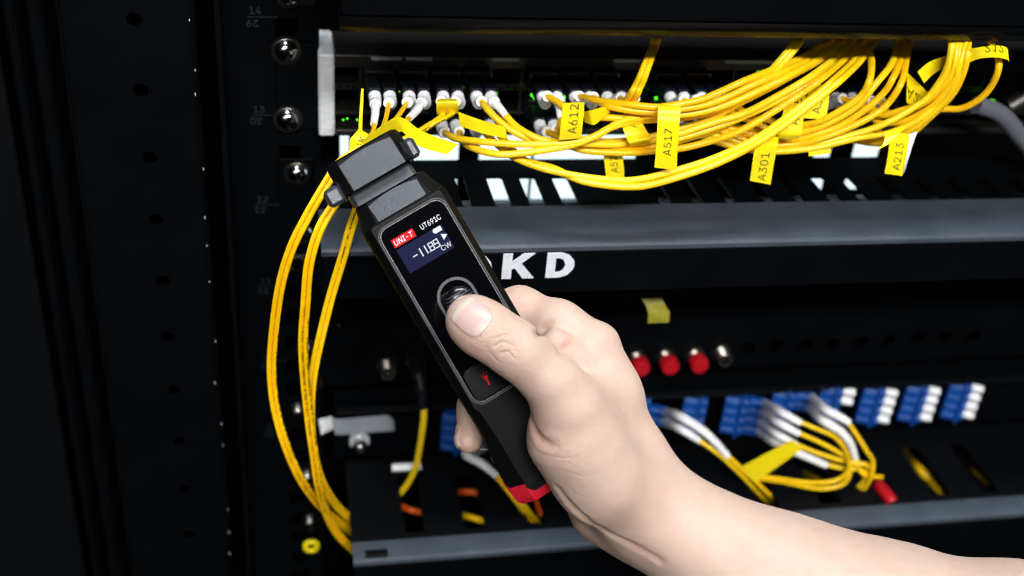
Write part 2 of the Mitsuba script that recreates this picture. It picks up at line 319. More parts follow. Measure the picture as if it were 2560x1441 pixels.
add_gap_glow((1338, 360), (1592, 360), -0.0595, -0.0085, 0.03, 'wide added glow sheet behind the cords under the first hanging tag')
add_gap_glow((2036, 380), (2075, 380), -0.056, -0.016, 0.03, 'small added glow sheet under the right cord bundle')
add_gap_glow((2134, 375), (2196, 375), -0.056, -0.010, 0.03, 'added glow sheet at the right beside the last hanging tag')

# ---- middle cable manager with white lettering
def duct(name, label, ztop, yf, h, slots, x0, lip, hc=None, x1=0.48, yr=-0.006, slot_y=None, lipmat='sheen_black', topmat='powder_black'):
    k = thing(name, label, 'cable manager')
    yl = yf + lip
    top = sbox(x0, yl + 0.0002, x1, yr)
    for a, b, ya, yb in slots:
        pa, pb = a, b
        s = sbox(pa, ya, pb, yb).buffer(-0.0012).buffer(0.0012, quad_segs=4); top = top.difference(s)
    part(k, 'top_plate', place(poly(top, 0.0016), (0, 0, ztop - 0.0016), np.array([1.0, 0, 0]), np.array([0, 1.0, 0]), np.array([0, 0, 1.0])), topmat)
    prof = Polygon([(yf, ztop - 0.0012), (yf + 0.0006, ztop - 0.0002), (yf + 0.0018, ztop + 0.0003), (yl, ztop + 0.0003), (yl, ztop - 0.0018), (yf + 0.0018, ztop - 0.0018), (yf + 0.0012, ztop - 0.003), (yf, ztop - 0.003)])
    m = poly(prof, x1 - x0); m.apply_transform(np.array([[0, 0, 1, x0], [1, 0, 0, 0], [0, 1, 0, 0], [0, 0, 0, 1.0]])); m.fix_normals()
    part(k, 'front_lip', m, lipmat, 30)
    part(k, 'front_cover', box(x0, x1, yf, yf + 0.0015, ztop - (hc or h), ztop - 0.0031, 0.0004), 'powder_black')
    return k
def at_z(x, y, z):
    q = R @ np.array([x - 1280, y - 720.5, F]); return CAM + q * ((z - CAM[2]) / q[2])
sl = []
zp = Z0
for xa, xb in ((1046, 1078), (1135, 1158), (1214, 1254), (1296, 1336), (1377, 1417), (1610, 1640), (1690, 1715), (1770, 1795), (1860, 1890), (1940, 1965), (2022, 2056), (2095, 2122), (2180, 2215), (2270, 2300), (2350, 2380), (2430, 2460), (2505, 2535)):
    a = at_z(xa, 441, Z0)[0]; b = at_z(xb, 441, Z0)[0]; sl.append((a, b, -0.0515, at_z(xa, 440, Z0)[1]))
mid = duct('cable_manager', 'black cable manager with white block letters on its front cover', Z0, -0.085, 0.044, sl, at(786, 420, -0.01)[0], 0.033, hc=0.0232)
GL = {'D': Polygon([(0, 0), (0, 1), (0.5, 1), (0.78, 0.9), (0.96, 0.68), (1.0, 0.5), (0.96, 0.32), (0.78, 0.1), (0.5, 0)]).difference(Polygon([(0.32, 0.22), (0.32, 0.78), (0.46, 0.78), (0.6, 0.7), (0.67, 0.5), (0.6, 0.3), (0.46, 0.22)])),
      'K': union_all([sbox(0, 0, 0.33, 1), Polygon([(0.25, 0.36), (0.25, 0.62), (0.72, 1), (1.12, 1), (0.45, 0.42)]), Polygon([(0.36, 0.52), (0.62, 0.66), (1.14, 0), (0.74, 0)])])}
for ch, px in (('D', 1155), ('K', 1253), ('D', 1362)):
    t = poly(affinity.scale(GL[ch], 0.0119, 0.0119, origin=(0, 0)), 0.0003); w = at(px, 697, -0.085)
    w0 = at(1253, 697, -0.085)
    part(mid, 'letter', place(t, (w[0], -0.08505, w0[2]), np.array([1.0, 0, 0]), np.array([0, 0, 1.0]), np.array([0, -1.0, 0])), 'white_paint')
part(mid, 'duct_floor', box(at(786, 420, -0.01)[0], 0.48, -0.045, 0.026, Z0 - 0.044, Z0 - 0.042), 'powder_black')
part(mid, 'duct_back', box(at(786, 420, -0.01)[0], 0.48, 0.022, 0.0235, Z0 - 0.0425, Z0 - 0.0375), 'grey_plastic')
for q in ((743, 438), (757, 592)): screw_at(mid, q, r=0.0047)
part(mid, 'ear', box(at(700, 520)[0], at(786, 520)[0], -0.0022, 0.0, Z0 - 0.044, Z0 - 0.001, 0.0004), 'powder_black')
w = at(742, 655, -0.004)
nut = part(mid, 'cage_nut', box(w[0] - 0.0052, w[0] + 0.0052, -0.006, -0.0023, w[2] - 0.0045, w[2] + 0.0045, 0.0012), 'chrome')
part(nut, 'bore', lathe([(0, 0), (0.0028, 0), (0.0028, -0.0005), (0, -0.0005)], (w[0], -0.0061, w[2]), (0, 1, 0)), 'matt_black')

# ---- patch panel with round screw-on ports
ZP1, ZP0 = Z0 - 0.0455, -0.1505
pp = thing('patch_bay', 'black patch panel with a row of round ports, three of them red capped', 'patch bay')
xl = at(800, 900)[0]
hol = []
for q in ((1870, 872), (1942, 867), (2012, 864), (2082, 861), (2152, 857), (2222, 853), (2292, 849), (2362, 845), (2432, 841)):
    w = at(*q, 0); hol.append(Point(w[0], w[2]).buffer(0.0042))
part(pp, 'front_plate', XZ(plate_with_holes([(xl, ZP0), (0.48, ZP0), (0.48, ZP1), (xl, ZP1)], hol, 0.002), 0.002), 'powder_black')
part(pp, 'front_plate', box(xl, 0.48, 0.012, 0.014, ZP0, ZP1), 'matt_black')
zf = at(1400, 742, -0.046)[2]
part(pp, 'top_fold', box(at(1150, 745, -0.04)[0], at(1650, 740, -0.04)[0], -0.0462, -0.024, zf - 0.0012, zf, 0.0003), 'fold_grey')
def barrel(q, y1, mat='nickel_dark'):
    w = at(*q, 0); x, z = w[0], w[2]
    prof = [(0.0028, 0), (0.0052, 0), (0.0052, -0.003), (0.0042, -0.0032)]
    h = -0.0035
    while h > y1: prof += [(0.0042, h), (0.0038, h - 0.0004)]; h -= 0.0008
    prof += [(0.0036, y1), (0.0026, y1), (0.0026, 0)]
    k = part(pp, 'port_barrel', lathe(prof[::-1], (x, 0, z), (0, 1, 0), 28), mat, 25)
    m = trimesh.creation.icosphere(2, 0.0022); m.apply_translation((x, -0.003, z)); part(k, 'ferrule', m, mat, True)
    return x, z
caps = []
for q, lab in (((1587, 888), 'red round dust cap half hidden behind the hand, leftmost of the three'), ((1659, 884), 'red round dust cap, middle one of the three'), ((1732, 881), 'red round dust cap, rightmost of the three')):
    x, z = barrel(q, -0.008)
    solo('dust_cap', lathe([(0, -0.0138), (0.0042, -0.0136), (0.0049, -0.0126), (0.0050, -0.0085), (0.0046, -0.0072), (0, -0.0072)][::-1], (x, 0, z), (0, 1, 0), 36), 'red_rubber', lab, 'dust cap', 35)
barrel((1799, 874), -0.010); barrel((966, 906), -0.010); barrel((1040, 895), -0.010)
m = trimesh.creation.icosphere(2, 0.0009); m.apply_translation(at(848, 815, -0.004)); part(pp, 'rivet', m, 'chrome', True)  # small chrome ball for a pale dot
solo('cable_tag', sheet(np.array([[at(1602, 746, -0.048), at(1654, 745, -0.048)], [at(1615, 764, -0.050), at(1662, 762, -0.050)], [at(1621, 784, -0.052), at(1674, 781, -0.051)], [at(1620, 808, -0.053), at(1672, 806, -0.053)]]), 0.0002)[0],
     'shaded_tag', 'dim yellow paper tag in the dark gap above the red dust caps', 'cable tag')

# ---- fibre distribution panel with blue adapters
fd = thing('fibre_distribution_unit', 'black fibre distribution panel with a row of blue adapter blocks', 'fibre distribution unit')
zc = -0.1795
part(fd, 'front_plate', box(at(835, 1100)[0], 0.48, -0.001, 0.001, -0.198, -0.1555), 'powder_black')
part(fd, 'top_lip', box(at(835, 1010)[0], 0.48, -0.018, -0.001, -0.1535, -0.1515, 0.0005), 'powder_black')
part(fd, 'top_lip', box(at(835, 1010)[0], 0.48, -0.0182, -0.017, -0.1556, -0.1538, 0.0004), 'tray_dark')
E1, E2, E3 = np.array([0.93, -0.3676, 0]), np.array([-0.3676, -0.93, 0]), np.array([0, 0, 1.0])      # the adapters are turned to the right
def obox(o, s0, s1, t0, t1, z0, z1, c=0.0004): return place(box(s0, s1, -t1, -t0, z0, z1, c), o, E1, -E2, E3)
def adapter(o, capped=(), empty=False):
    k = part(fd, 'adapter', obox(o, -0.0125, -0.0048, -0.0046, 0.0046, -0.0118, 0.0118), 'blue_plastic')
    for j in range(4):
        zz = 0.0093 - j * 0.0062
        part(k, 'key_slot', obox(o, -0.0120, -0.0052, 0.0046, 0.0055, zz - 0.0014, zz + 0.0014, 0.0003), 'blue_plastic')
        part(k, 'sleeve', obox(o, -0.0030, 0.0, -0.0044, 0.0044, zz - 0.0024, zz + 0.0024, 0.0005), 'blue_plastic')
        if j in capped:
            part(k, 'dust_cap', lathe([(0, 0.0066), (0.0019, 0.0064), (0.0023, 0.0056), (0.0023, 0.0002), (0, 0.0002)], o + E3 * zz, E1, 20), 'white_boot', 35, 'white dust cap')
    part(k, 'flange', obox(o, -0.0047, -0.0031, -0.0058, 0.0058, -0.0133, 0.0133), 'blue_plastic')
AD = {}
for i, (q, c) in enumerate((((1622, 1036), ()), ((1762, 1037), ()), ((1864, 1037), ()), ((1980, 1022), ()), ((2098, 1011), (0, 1)), ((2203, 1013), (0, 1, 2, 3)), ((2309, 1008), (0, 1, 2, 3)), ((2416, 1002), (0, 1, 2, 3)), ((1166, 1080), ()))):
    AD[i] = at(*q, -0.017); adapter(AD[i], c)

# ---- lower cable manager
ZL = -0.1905
sl2 = []
for xa, xb in ((998, 1044), (1143, 1192), (1296, 1340), (1450, 1500), (1700, 1750), (1880, 1925), (2030, 2085), (2182, 2228), (2320, 2365), (2455, 2490)):
    a, b = at_z(xa, 1220, ZL)[0], at_z(xb, 1220, ZL)[0]; sl2.append((a, b, -0.068, -0.027))
low = duct('cable_manager', 'lower black cable manager with wide slots in its top and a grey front lip', ZL, -0.085, 0.09, sl2, at(884, 1390, -0.085)[0], 0.0125, yr=-0.012, topmat='tray_dark')
part(low, 'duct_floor', box(0.04, 0.48, -0.08, 0.02, ZL - 0.05, ZL - 0.048), 'matt_black')
a = at(915, 1361, -0.083); part(low, 'latch', box(a[0], a[0] + 0.0105, -0.0835, -0.079, ZL - 0.0002, ZL + 0.0016, 0.0004), 'tray_dark')
screw_at(low, (775, 1312), r=0.0045, mat='nickel_dark'); 
w = at(778, 1366, -0.004)
gr = thing('grommet', 'small yellow and pink ring on the left rail beside the lowest grey lip', 'grommet')
part(gr, 'ring', trimesh.creation.torus(0.0034, 0.0013, 28, 14, transform=np.array([[1, 0, 0, w[0]], [0, 0, 1, w[1]], [0, 1, 0, w[2]], [0, 0, 0, 1.0]])), 'yellow_tag', True)
screw_at(low, (768, 1200), r=0.0045, mat='nickel_dark'); screw_at(fd, (745, 1035), r=0.0045, mat='nickel_dark'); screw_at(pp, (768, 880), r=0.0045, mat='nickel_dark'); screw_at(pp, (778, 965), r=0.0045, mat='nickel_dark')

# white strap, knob, white peg
st = thing('plastic_strap', 'pale grey plastic strap with a folded end above the round knob', 'strap')
def rib(rows, n=5, m=4, th=0.0003, sag=0.0):
    P = []
    for xl_, yl_, xr_, yr_, Y in rows: P.append([at(xl_, yl_, Y), at(xr_, yr_, Y)])
    P = np.array(P); Lp, Rp = spline(P[:, 0], n), spline(P[:, 1], n); s = np.linspace(0, 1, m)[None, :, None]
    return sheet(Lp[:, None] * (1 - s) + Rp[:, None] * s, th)
part(st, 'band', rib([(834, 1050, 838, 1086, -0.010), (880, 1047, 884, 1084, -0.010), (930, 1043, 932, 1079, -0.010), (968, 1040, 970, 1077, -0.009), (981, 1049, 985, 1075, -0.007)], th=0.001)[0], 'grey_plastic', 40)
part(st, 'folded_end', rib([(796, 1051, 803, 1086, -0.014), (815, 1046, 819, 1077, -0.013), (830, 1042, 833, 1072, -0.010)], th=0.001)[0], 'white_boot', 40)
w = at(899, 1105, -0.008)
kn = thing('knob', 'round chrome knob under the pale plastic strap', 'knob')
part(kn, 'head', lathe([(0, -0.0075), (0.0016, -0.0073), (0.0030, -0.0064), (0.0037, -0.005), (0.0038, -0.0035), (0.0034, -0.002), (0.0034, 0.006), (0, 0.006)][::-1], w, (0, 1, 0), 36), 'chrome', 40)
part(kn, 'collar', lathe([(0.0036, 0.0), (0.0052, 0.0), (0.0052, 0.002), (0.0036, 0.002), (0.0036, 0.0)], w, (0, 1, 0), 36), 'brushed_steel', 30)
w0, w1 = at(980, 1170, -0.03), at(1053, 1166, -0.03)
solo('peg', tube(np.array([w0, w0 * 0.9 + w1 * 0.1, w0 * 0.1 + w1 * 0.9, w1]), [0.0019, 0.0021, 0.0021, 0.0017], 16), 'white_boot', 'short white plastic peg behind the single hanging yellow cord', 'peg', 40)
solo('bracket', rib([(818, 655, 815, 672, -0.012), (842, 632, 835, 684, -0.010), (872, 624, 872, 692, -0.008)], th=0.0008)[0], 'grey_plastic', 'pale bracket corner behind the hanging cords left of the tester', 'bracket', 30)
gp = thing('power_plug', 'blurred grey plug with a thick lead at the right edge of the picture', 'plug')
w = at(2545, 315, -0.02)
part(gp, 'body', cat([tube(spline([at(2440, 262, -0.03), at(2500, 285, -0.03), at(2545, 335, -0.03), at(2600, 400, -0.03)], 6), 0.0042, 14)]), 'plug_grey', 40)
part(gp, 'lead', tube(spline([at(2520, 270, -0.015), at(2545, 255, -0.015), at(2590, 225, -0.015)], 6), 0.005, 14), 'dim_steel', 40)

# ---------------------------------------------------------------- patch cords of the switch
CR = 0.0014
def boots(cord, ends, white=True):
    """two connectors and their boots. ends: [(x, z, tip pixel, Y of the tip)]"""
def cord(label, port, row, tips, runs, group=None, r=CR, tails=(False, False), module=True):
    """duplex cord in a switch port. tips: where the boots end [(px, py, Y)]; runs: the two jackets as [(px, py, Y)]"""
    k = thing('fibre_patch_cable', label, 'fibre patch cable', group)
    x, z = PX0 + port * PP, rows[row]
    for j in range(2):
        cx = x - 0.0031 + j * 0.0062
        part(k, 'connector', box(cx - 0.0027, cx + 0.0027, -0.031, -0.0165, z - 0.0030, z + 0.0030, 0.0005), 'connector_black')
        tip = at(*tips[j]); a = np.array([cx, -0.0312, z]); b = np.array([cx, -0.0375, z - 0.0007]); c = (b + tip) / 2 + np.array([0, -0.001, 0.001])
        P = spline([a, b, c, tip], 8); n = len(P); t = np.linspace(0, 1, n)
        rr = 0.0026 - 0.0004 * t; rr = rr - 0.00022 * ((np.arange(n) % 3) == 0) * (t < 0.75) * (t > 0.1)
        bt = part(k, 'boot', tube(P, rr, 18), 'white_boot', 50)
        W3 = [q if isinstance(q, np.ndarray) else at(*q) for q in runs[j]]; run = [np.array(tip) + (np.array(tip) - c) * -0.15] + W3
        if tails[j]:
            Q = spline([tip, at(*tails[j][0]), at(*tails[j][1])], 8); part(bt, 'strain_relief', tube(Q, np.linspace(0.00185, 0.0014, len(Q)), 14), 'white_boot', 60)
            run = [Q[-3]] + W3
        part(k, 'jacket', tube(spline(run, 12), r, 16), 'yellow_jacket', True)
    return k
def beside(pts, d=0.00202, n=10):
    P = [at(*q) for q in pts]; t = np.gradient(np.array(P), axis=0); o = []
    for p_, t_ in zip(P, t):
        s = np.cross(t_, CAM - p_); s /= np.linalg.norm(s); o.append(p_ + s * d * (-1 if s[0] < 0 else 1))
    return o
def pair(pts, dx=0, dy=0, dY=0.0):
    return [pts, [(x + dx, y + dy, Y + dY) for x, y, Y in pts]]
def module(port, row, lab=None):
    x, z = PX0 + port * PP, rows[row]
    k = thing('transceiver', lab or 'small black optical transceiver plugged into a switch port behind a cord connector', 'transceiver', 'transceivers in the switch ports')
    part(k, 'body', box(x - 0.0061, x + 0.0061, -0.016, 0.015, z - 0.0044, z + 0.0044, 0.0004), 'connector_black')
    part(k, 'latch', tube(np.array([[x - 0.0055, -0.0165, z - 0.003], [x - 0.0055, -0.0172, z + 0.0048], [x + 0.0055, -0.0172, z + 0.0048], [x + 0.0055, -0.0165, z - 0.003]]), 0.0004, 8), 'nickel_dark')
# left three cords, led through the tester's head and hanging down at the left
HA = [(845, 405, -0.083), (815, 448, -0.092), (764, 535, -0.096), (722, 620, -0.096), (693, 720, -0.094), (676, 850, -0.091), (673, 940, -0.090), (684, 1030, -0.090), (710, 1120, -0.090), (750, 1207, -0.086), (800, 1272, -0.072), (846, 1312, -0.056), (900, 1350, -0.042), (960, 1390, -0.035)]
HB = [(880, 420, -0.085), (832, 505, -0.094), (793, 570, -0.098), (766, 660, -0.099), (757, 760, -0.098), (751, 860, -0.096), (757, 960, -0.094), (768, 1060, -0.093), (781, 1150, -0.092), (792, 1220, -0.088), (813, 1290, -0.076), (845, 1345, -0.064), (905, 1400, -0.050), (960, 1440, -0.04)]
HC = [(925, 440, -0.082), (880, 540, -0.086), (851, 640, -0.088), (821, 740, -0.088), (796, 840, -0.087), (779, 920, -0.086), (771, 990, -0.086), (772, 1080, -0.085), (784, 1160, -0.084), (804, 1218, -0.080), (836, 1266, -0.064), (885, 1312, -0.046), (960, 1370, -0.035)]
cord('yellow patch cord from the leftmost plugged port, swinging widest to the left below the tester', 0, 0, [(938, 262, -0.052), (972, 258, -0.052)],
     [[(932, 330, -0.068), (905, 362, -0.078)] + HA, [(962, 305, -0.064), (940, 345, -0.076)] + beside(HA)], r=0.00096, tails=([(938, 285, -0.058), (934, 312, -0.064)], False))
cord('yellow patch cord from the second plugged port, the middle pair hanging left of the tester', 1, 0, [(1018, 256, -0.052), (1053, 258, -0.052)],
     [[(990, 298, -0.064), (945, 350, -0.078)] + HB, [(1005, 312, -0.070), (955, 355, -0.076)] + beside(HB)], r=0.00096, tails=(False, [(1043, 275, -0.058), (1022, 297, -0.064)]))
cord('yellow patch cord from the port under the folded tag, hanging right beside the tester body', 2, 0, [(1103, 254, -0.052), (1138, 254, -0.052)],
     [[(1108, 285, -0.062), (1060, 320, -0.072), (985, 365, -0.076)] + HC, [(1130, 285, -0.064), (1085, 310, -0.070), (1000, 370, -0.074)] + beside(HC)], r=0.00096)
UPY = -0.066
# strands of the bundle
cord('yellow patch cord from the fourth port, dipping under the first tag, then rising right', 3, 0, [(1204, 254, -0.052), (1236, 256, -0.052)],
     [[(1220, 275, -0.058), (1246, 301, -0.062), (1285, 330, -0.066), (1340, 352, -0.068), (1420, 366, -0.068), (1520, 369, -0.067), (1620, 366, -0.066), (1700, 346, -0.066), (1786, 320, -0.066), (1860, 292, -0.067), (1950, 250, -0.070), (2030, 204, -0.070), (2088, 160, -0.058), (2132, 122, -0.045), (2165, 95, -0.043)],
      [(1290, 316, -0.064), (1328, 339, -0.069), (1371, 353, -0.071), (1450, 359, -0.071), (1540, 362, -0.070), (1630, 352, -0.069), (1700, 334, -0.068), (1786, 306, -0.068), (1860, 284, -0.069), (1940, 243, -0.072), (2020, 196, -0.072), (2078, 152, -0.059), (2118, 112, -0.045), (2145, 90, -0.043)]], tails=(False, [(1252, 274, -0.056), (1266, 292, -0.060)]))
cord('yellow patch cord plugged beside the first hanging tag, passing behind it into the bundle', 5, 0, [(1369, 241, -0.050), (1396, 250, -0.050)],
     [[(1390, 253, -0.054), (1420, 272, -0.060), (1470, 290, -0.064), (1536, 295, -0.068), (1605, 294, -0.070), (1645, 287, -0.072), (1720, 286, -0.074), (1800, 268, -0.074), (1880, 235, -0.074), (1960, 196, -0.074), (2040, 152, -0.060), (2090, 115, -0.046), (2120, 90, -0.044)],
      [(1404, 318, -0.062), (1440, 345, -0.062), (1520, 355, -0.062), (1620, 344, -0.062), (1700, 322, -0.062), (1780, 296, -0.064), (1850, 258, -0.066), (1940, 212, -0.068), (2020, 165, -0.064), (2070, 130, -0.045), (2110, 95, -0.043)]], tails=(False, [(1399, 275, -0.055), (1402, 300, -0.060)]))
cord('yellow patch cord forming the upper edge of the bundle above the longest hanging tag', 6, 0, [(1449, 241, -0.050), (1484, 243, -0.050)],
     [[(1470, 246, -0.056), (1494, 252, -0.062), (1550, 259, -0.070), (1594, 264, -0.074), (1644, 268, -0.076), (1702, 260, -0.077), (1752, 249, -0.077), (1800, 230, -0.076), (1855, 205, -0.076), (1925, 177, -0.071), (2000, 146, -0.059), (2030, 129, -0.050), (2066, 108, -0.047), (2100, 86, -0.045)],
      [(1511, 262, -0.066), (1566, 275, -0.072), (1644, 281, -0.075), (1700, 273, -0.076), (1758, 264, -0.076), (1813, 245, -0.075), (1883, 212, -0.075), (1966, 176, -0.070), (2030, 147, -0.057), (2064, 131, -0.049), (2098, 108, -0.046), (2130, 88, -0.044)]])
cord('yellow patch cord turning straight up under the top cover in the middle', 7, 0, [(1552, 245, -0.050), (1588, 245, -0.050)],
     [[(1560, 262, -0.062), (1570, 245, -0.070), (1584, 224, -0.074), (1597, 199, -0.066), (1614, 158, -0.060), (1628, 122, -0.045), (1636, 95, -0.043)],
      [(1575, 268, -0.064), (1588, 247, -0.072), (1598, 224, -0.075), (1609, 200, -0.067), (1624, 158, -0.061), (1638, 122, -0.045), (1646, 95, -0.043)]])
cord('yellow patch cord from the lower port row left, running level over glow sheets', 2, 1, [(1112, 332, -0.050), (1148, 330, -0.050)],
     [[(1138, 346, -0.062), (1188, 353, -0.070), (1258, 359, -0.074), (1342, 361, -0.076), (1427, 357, -0.076), (1490, 341, -0.075), (1536, 313, -0.073), (1575, 298, -0.071), (1645, 292, -0.069), (1710, 284, -0.068), (1763, 272, -0.068), (1818, 251, -0.068), (1886, 218, -0.068), (1969, 182, -0.063), (2035, 150, -0.054), (2085, 115, -0.047), (2110, 92, -0.042)],
      [(1160, 357, -0.060), (1188, 373, -0.070), (1244, 386, -0.076), (1300, 384, -0.077), (1371, 374, -0.077), (1441, 360, -0.076), (1494, 337, -0.075), (1528, 319, -0.074), (1580, 304, -0.070), (1645, 299, -0.066), (1720, 293, -0.066), (1800, 274, -0.066), (1880, 240, -0.067), (1960, 200, -0.067), (2042, 155, -0.058), (2095, 116, -0.047), (2125, 92, -0.042)]])
cord('yellow patch cord hanging lowest in one long loop below the tags', 3, 1, [(1200, 318, -0.052), (1228, 318, -0.052)],
     [[(1232, 352, -0.062), (1281, 391, -0.072), (1342, 417, -0.077), (1400, 432, -0.080), (1466, 444, -0.082), (1550, 452, -0.083), (1610, 447, -0.083), (1690, 427, -0.082), (1772, 401, -0.082), (1855, 366, -0.083), (1911, 334, -0.083), (1985, 280, -0.083), (2037, 241, -0.081), (2082, 202, -0.079), (2130, 158, -0.066), (2160, 122, -0.050), (2180, 95, -0.046)],
      [(1262, 352, -0.060), (1310, 400, -0.070), (1383, 421, -0.076), (1430, 444, -0.081), (1480, 459, -0.084), (1566, 468, -0.086), (1633, 461, -0.086), (1744, 428, -0.085), (1827, 394, -0.085), (1897, 356, -0.086), (1960, 314, -0.086), (2020, 267, -0.085), (2066, 231, -0.083), (2105, 198, -0.081), (2146, 158, -0.067), (2174, 122, -0.051), (2192, 95, -0.046)]])
cord('yellow patch cord from the lower row behind the first hanging tag, lowest level strand there', 5, 1, [(1368, 330, -0.052), (1392, 322, -0.050)],
     [[(1402, 346, -0.060), (1450, 364, -0.066), (1552, 369, -0.068), (1640, 374, -0.066), (1700, 352, -0.063), (1786, 326, -0.062), (1860, 290, -0.062), (1950, 241, -0.064), (2030, 195, -0.064), (2090, 156, -0.056), (2136, 124, -0.047), (2165, 92, -0.042)],
      [(1412, 352, -0.060), (1450, 374, -0.068), (1530, 382, -0.070), (1600, 381, -0.070), (1650, 376, -0.069), (1705, 371, -0.071), (1775, 354, -0.073), (1845, 330, -0.076), (1915, 291, -0.077), (1998, 238, -0.077), (2056, 196, -0.076), (2104, 156, -0.062), (2146, 122, -0.046), (2170, 92, -0.044)]])
cord('yellow patch cord dipping left of the low right tag, then curving up', 9, 0, [(1710, 250, -0.050), (1742, 250, -0.050)],
     [[(1755, 285, -0.058), (1795, 320, -0.060), (1838, 341, -0.062), (1897, 360, -0.066), (1985, 362, -0.070), (2054, 346, -0.074), (2124, 319, -0.076), (2179, 291, -0.077), (2221, 258, -0.077), (2254, 205, -0.077), (2266, 149, -0.060), (2272, 124, -0.050), (2276, 92, -0.045)],
      [(1775, 285, -0.058), (1815, 316, -0.060), (1860, 332, -0.062), (1920, 345, -0.065), (1985, 348, -0.068), (2040, 335, -0.071), (2096, 316, -0.073), (2151, 283, -0.075), (2207, 235, -0.076), (2235, 191, -0.076), (2251, 149, -0.060), (2259, 124, -0.050), (2263, 92, -0.045)]])
cord('yellow patch cord just above it in the right curve, second of the rising pairs', 10, 0, [(1785, 250, -0.050), (1815, 248, -0.050)],
     [[(1845, 290, -0.056), (1893, 309, -0.060), (1935, 330, -0.064), (1993, 333, -0.069), (2054, 316, -0.073), (2110, 288, -0.075), (2151, 258, -0.076), (2187, 213, -0.076), (2221, 172, -0.071), (2236, 141, -0.059), (2240, 118, -0.049), (2242, 92, -0.045)],
      [(1870, 285, -0.056), (1915, 298, -0.060), (1960, 312, -0.064), (2010, 312, -0.069), (2054, 302, -0.074), (2110, 271, -0.077), (2154, 238, -0.078), (2175, 197, -0.078), (2179, 155, -0.065), (2174, 122, -0.050), (2168, 92, -0.045)]])
cord('yellow patch cord lowest on the right, running under the tags to the right bundle', 9, 1, [(1715, 318, -0.050), (1745, 316, -0.050)],
     [[(1766, 345, -0.058), (1827, 365, -0.062), (1883, 376, -0.066), (1940, 379, -0.069), (2000, 375, -0.072), (2054, 367, -0.073), (2110, 353, -0.074), (2160, 342, -0.074), (2207, 338, -0.074), (2262, 318, -0.076), (2304, 294, -0.078), (2346, 255, -0.079), (2373, 213, -0.080), (2393, 172, -0.081), (2401, 135, -0.080), (2404, 108, -0.078), (2406, 85, -0.072)],
      [(1775, 335, -0.058), (1835, 352, -0.062), (1890, 366, -0.065), (1950, 369, -0.068), (2010, 364, -0.070), (2064, 355, -0.072), (2116, 341, -0.073), (2170, 326, -0.075), (2222, 305, -0.077), (2275, 275, -0.078), (2318, 245, -0.079), (2350, 205, -0.080), (2370, 165, -0.081), (2377, 132, -0.080), (2379, 108, -0.078), (2380, 85, -0.072)]])
cord('yellow patch cord from a right port, inner pair of right bundle', 14, 0, [(2107, 246, -0.050), (2135, 252, -0.050)],
     [[(2150, 265, -0.058), (2200, 288, -0.066), (2250, 278, -0.072), (2310, 257, -0.077), (2346, 226, -0.080), (2378, 185, -0.082), (2388, 149, -0.082), (2391, 112, -0.079), (2392, 85, -0.073)],
      [(2175, 290, -0.060), (2210, 308, -0.066), (2270, 300, -0.073), (2325, 270, -0.078), (2362, 232, -0.081), (2390, 188, -0.083), (2402, 149, -0.083), (2414, 112, -0.080), (2416, 85, -0.074)]])
cord('yellow patch cord with a wide loop at the far right end', 15, 0, [(2180, 252, -0.048), (2206, 256, -0.048)],
     [[(2205, 340, -0.064), (2265, 342, -0.072), (2332, 287, -0.078), (2382, 235, -0.082), (2407, 185, -0.084), (2418, 140, -0.084), (2420, 112, -0.080), (2422, 85, -0.074)],
      [(2225, 285, -0.060), (2290, 280, -0.066), (2357, 273, -0.070), (2401, 272, -0.074), (2443, 252, -0.078), (2476, 219, -0.081), (2495, 177, -0.083), (2495, 144, -0.081), (2480, 112, -0.077), (2470, 85, -0.073)]])
cord('yellow patch cord of the lower right row, running behind hanging tags', 10, 1, [(1790, 318, -0.050), (1825, 316, -0.050)],
     [[(1850, 330, -0.055), (1920, 346, -0.058), (2000, 350, -0.060), (2080, 352, -0.060), (2150, 346, -0.062), (2210, 344, -0.066), (2265, 325, -0.073), (2320, 292, -0.077), (2365, 248, -0.080), (2395, 200, -0.081), (2408, 150, -0.081), (2410, 112, -0.078), (2411, 85, -0.072)],
      [(1870, 320, -0.055), (1940, 334, -0.058), (2010, 340, -0.060), (2090, 345, -0.060), (2140, 352, -0.062), (2200, 358, -0.066), (2262, 332, -0.074), (2312, 300, -0.078), (2360, 256, -0.081), (2386, 210, -0.083), (2396, 160, -0.083), (2398, 112, -0.079), (2398, 85, -0.073)]])
u = thing('fibre_patch_cable', 'short stretch of yellow cord pair rising behind the bundle to the top cover', 'fibre patch cable')
for o in (0, 13): part(u, 'jacket', tube(spline([at(1905 + o, 205, -0.066), at(1927 + o, 177, -0.070), at(1960 + o, 140, -0.070), at(1982 + o, 112, -0.067), at(1996 + o, 90, -0.064)], 8), CR, 16), 'yellow_jacket', True)
ORD = ['first', 'second', 'third', 'fourth', 'fifth', 'sixth', 'seventh', 'eighth', 'ninth', 'tenth', 'eleventh']
for i, k in enumerate((0, 1, 2, 3, 5, 6, 7, 9, 10, 14, 15)): module(k, 0, 'black optical transceiver in the upper port row, %s from the left' % ORD[i])
for i, k in enumerate((2, 3, 5, 9, 10)): module(k, 1, 'black optical transceiver in the lower port row, %s from the left' % ORD[i])

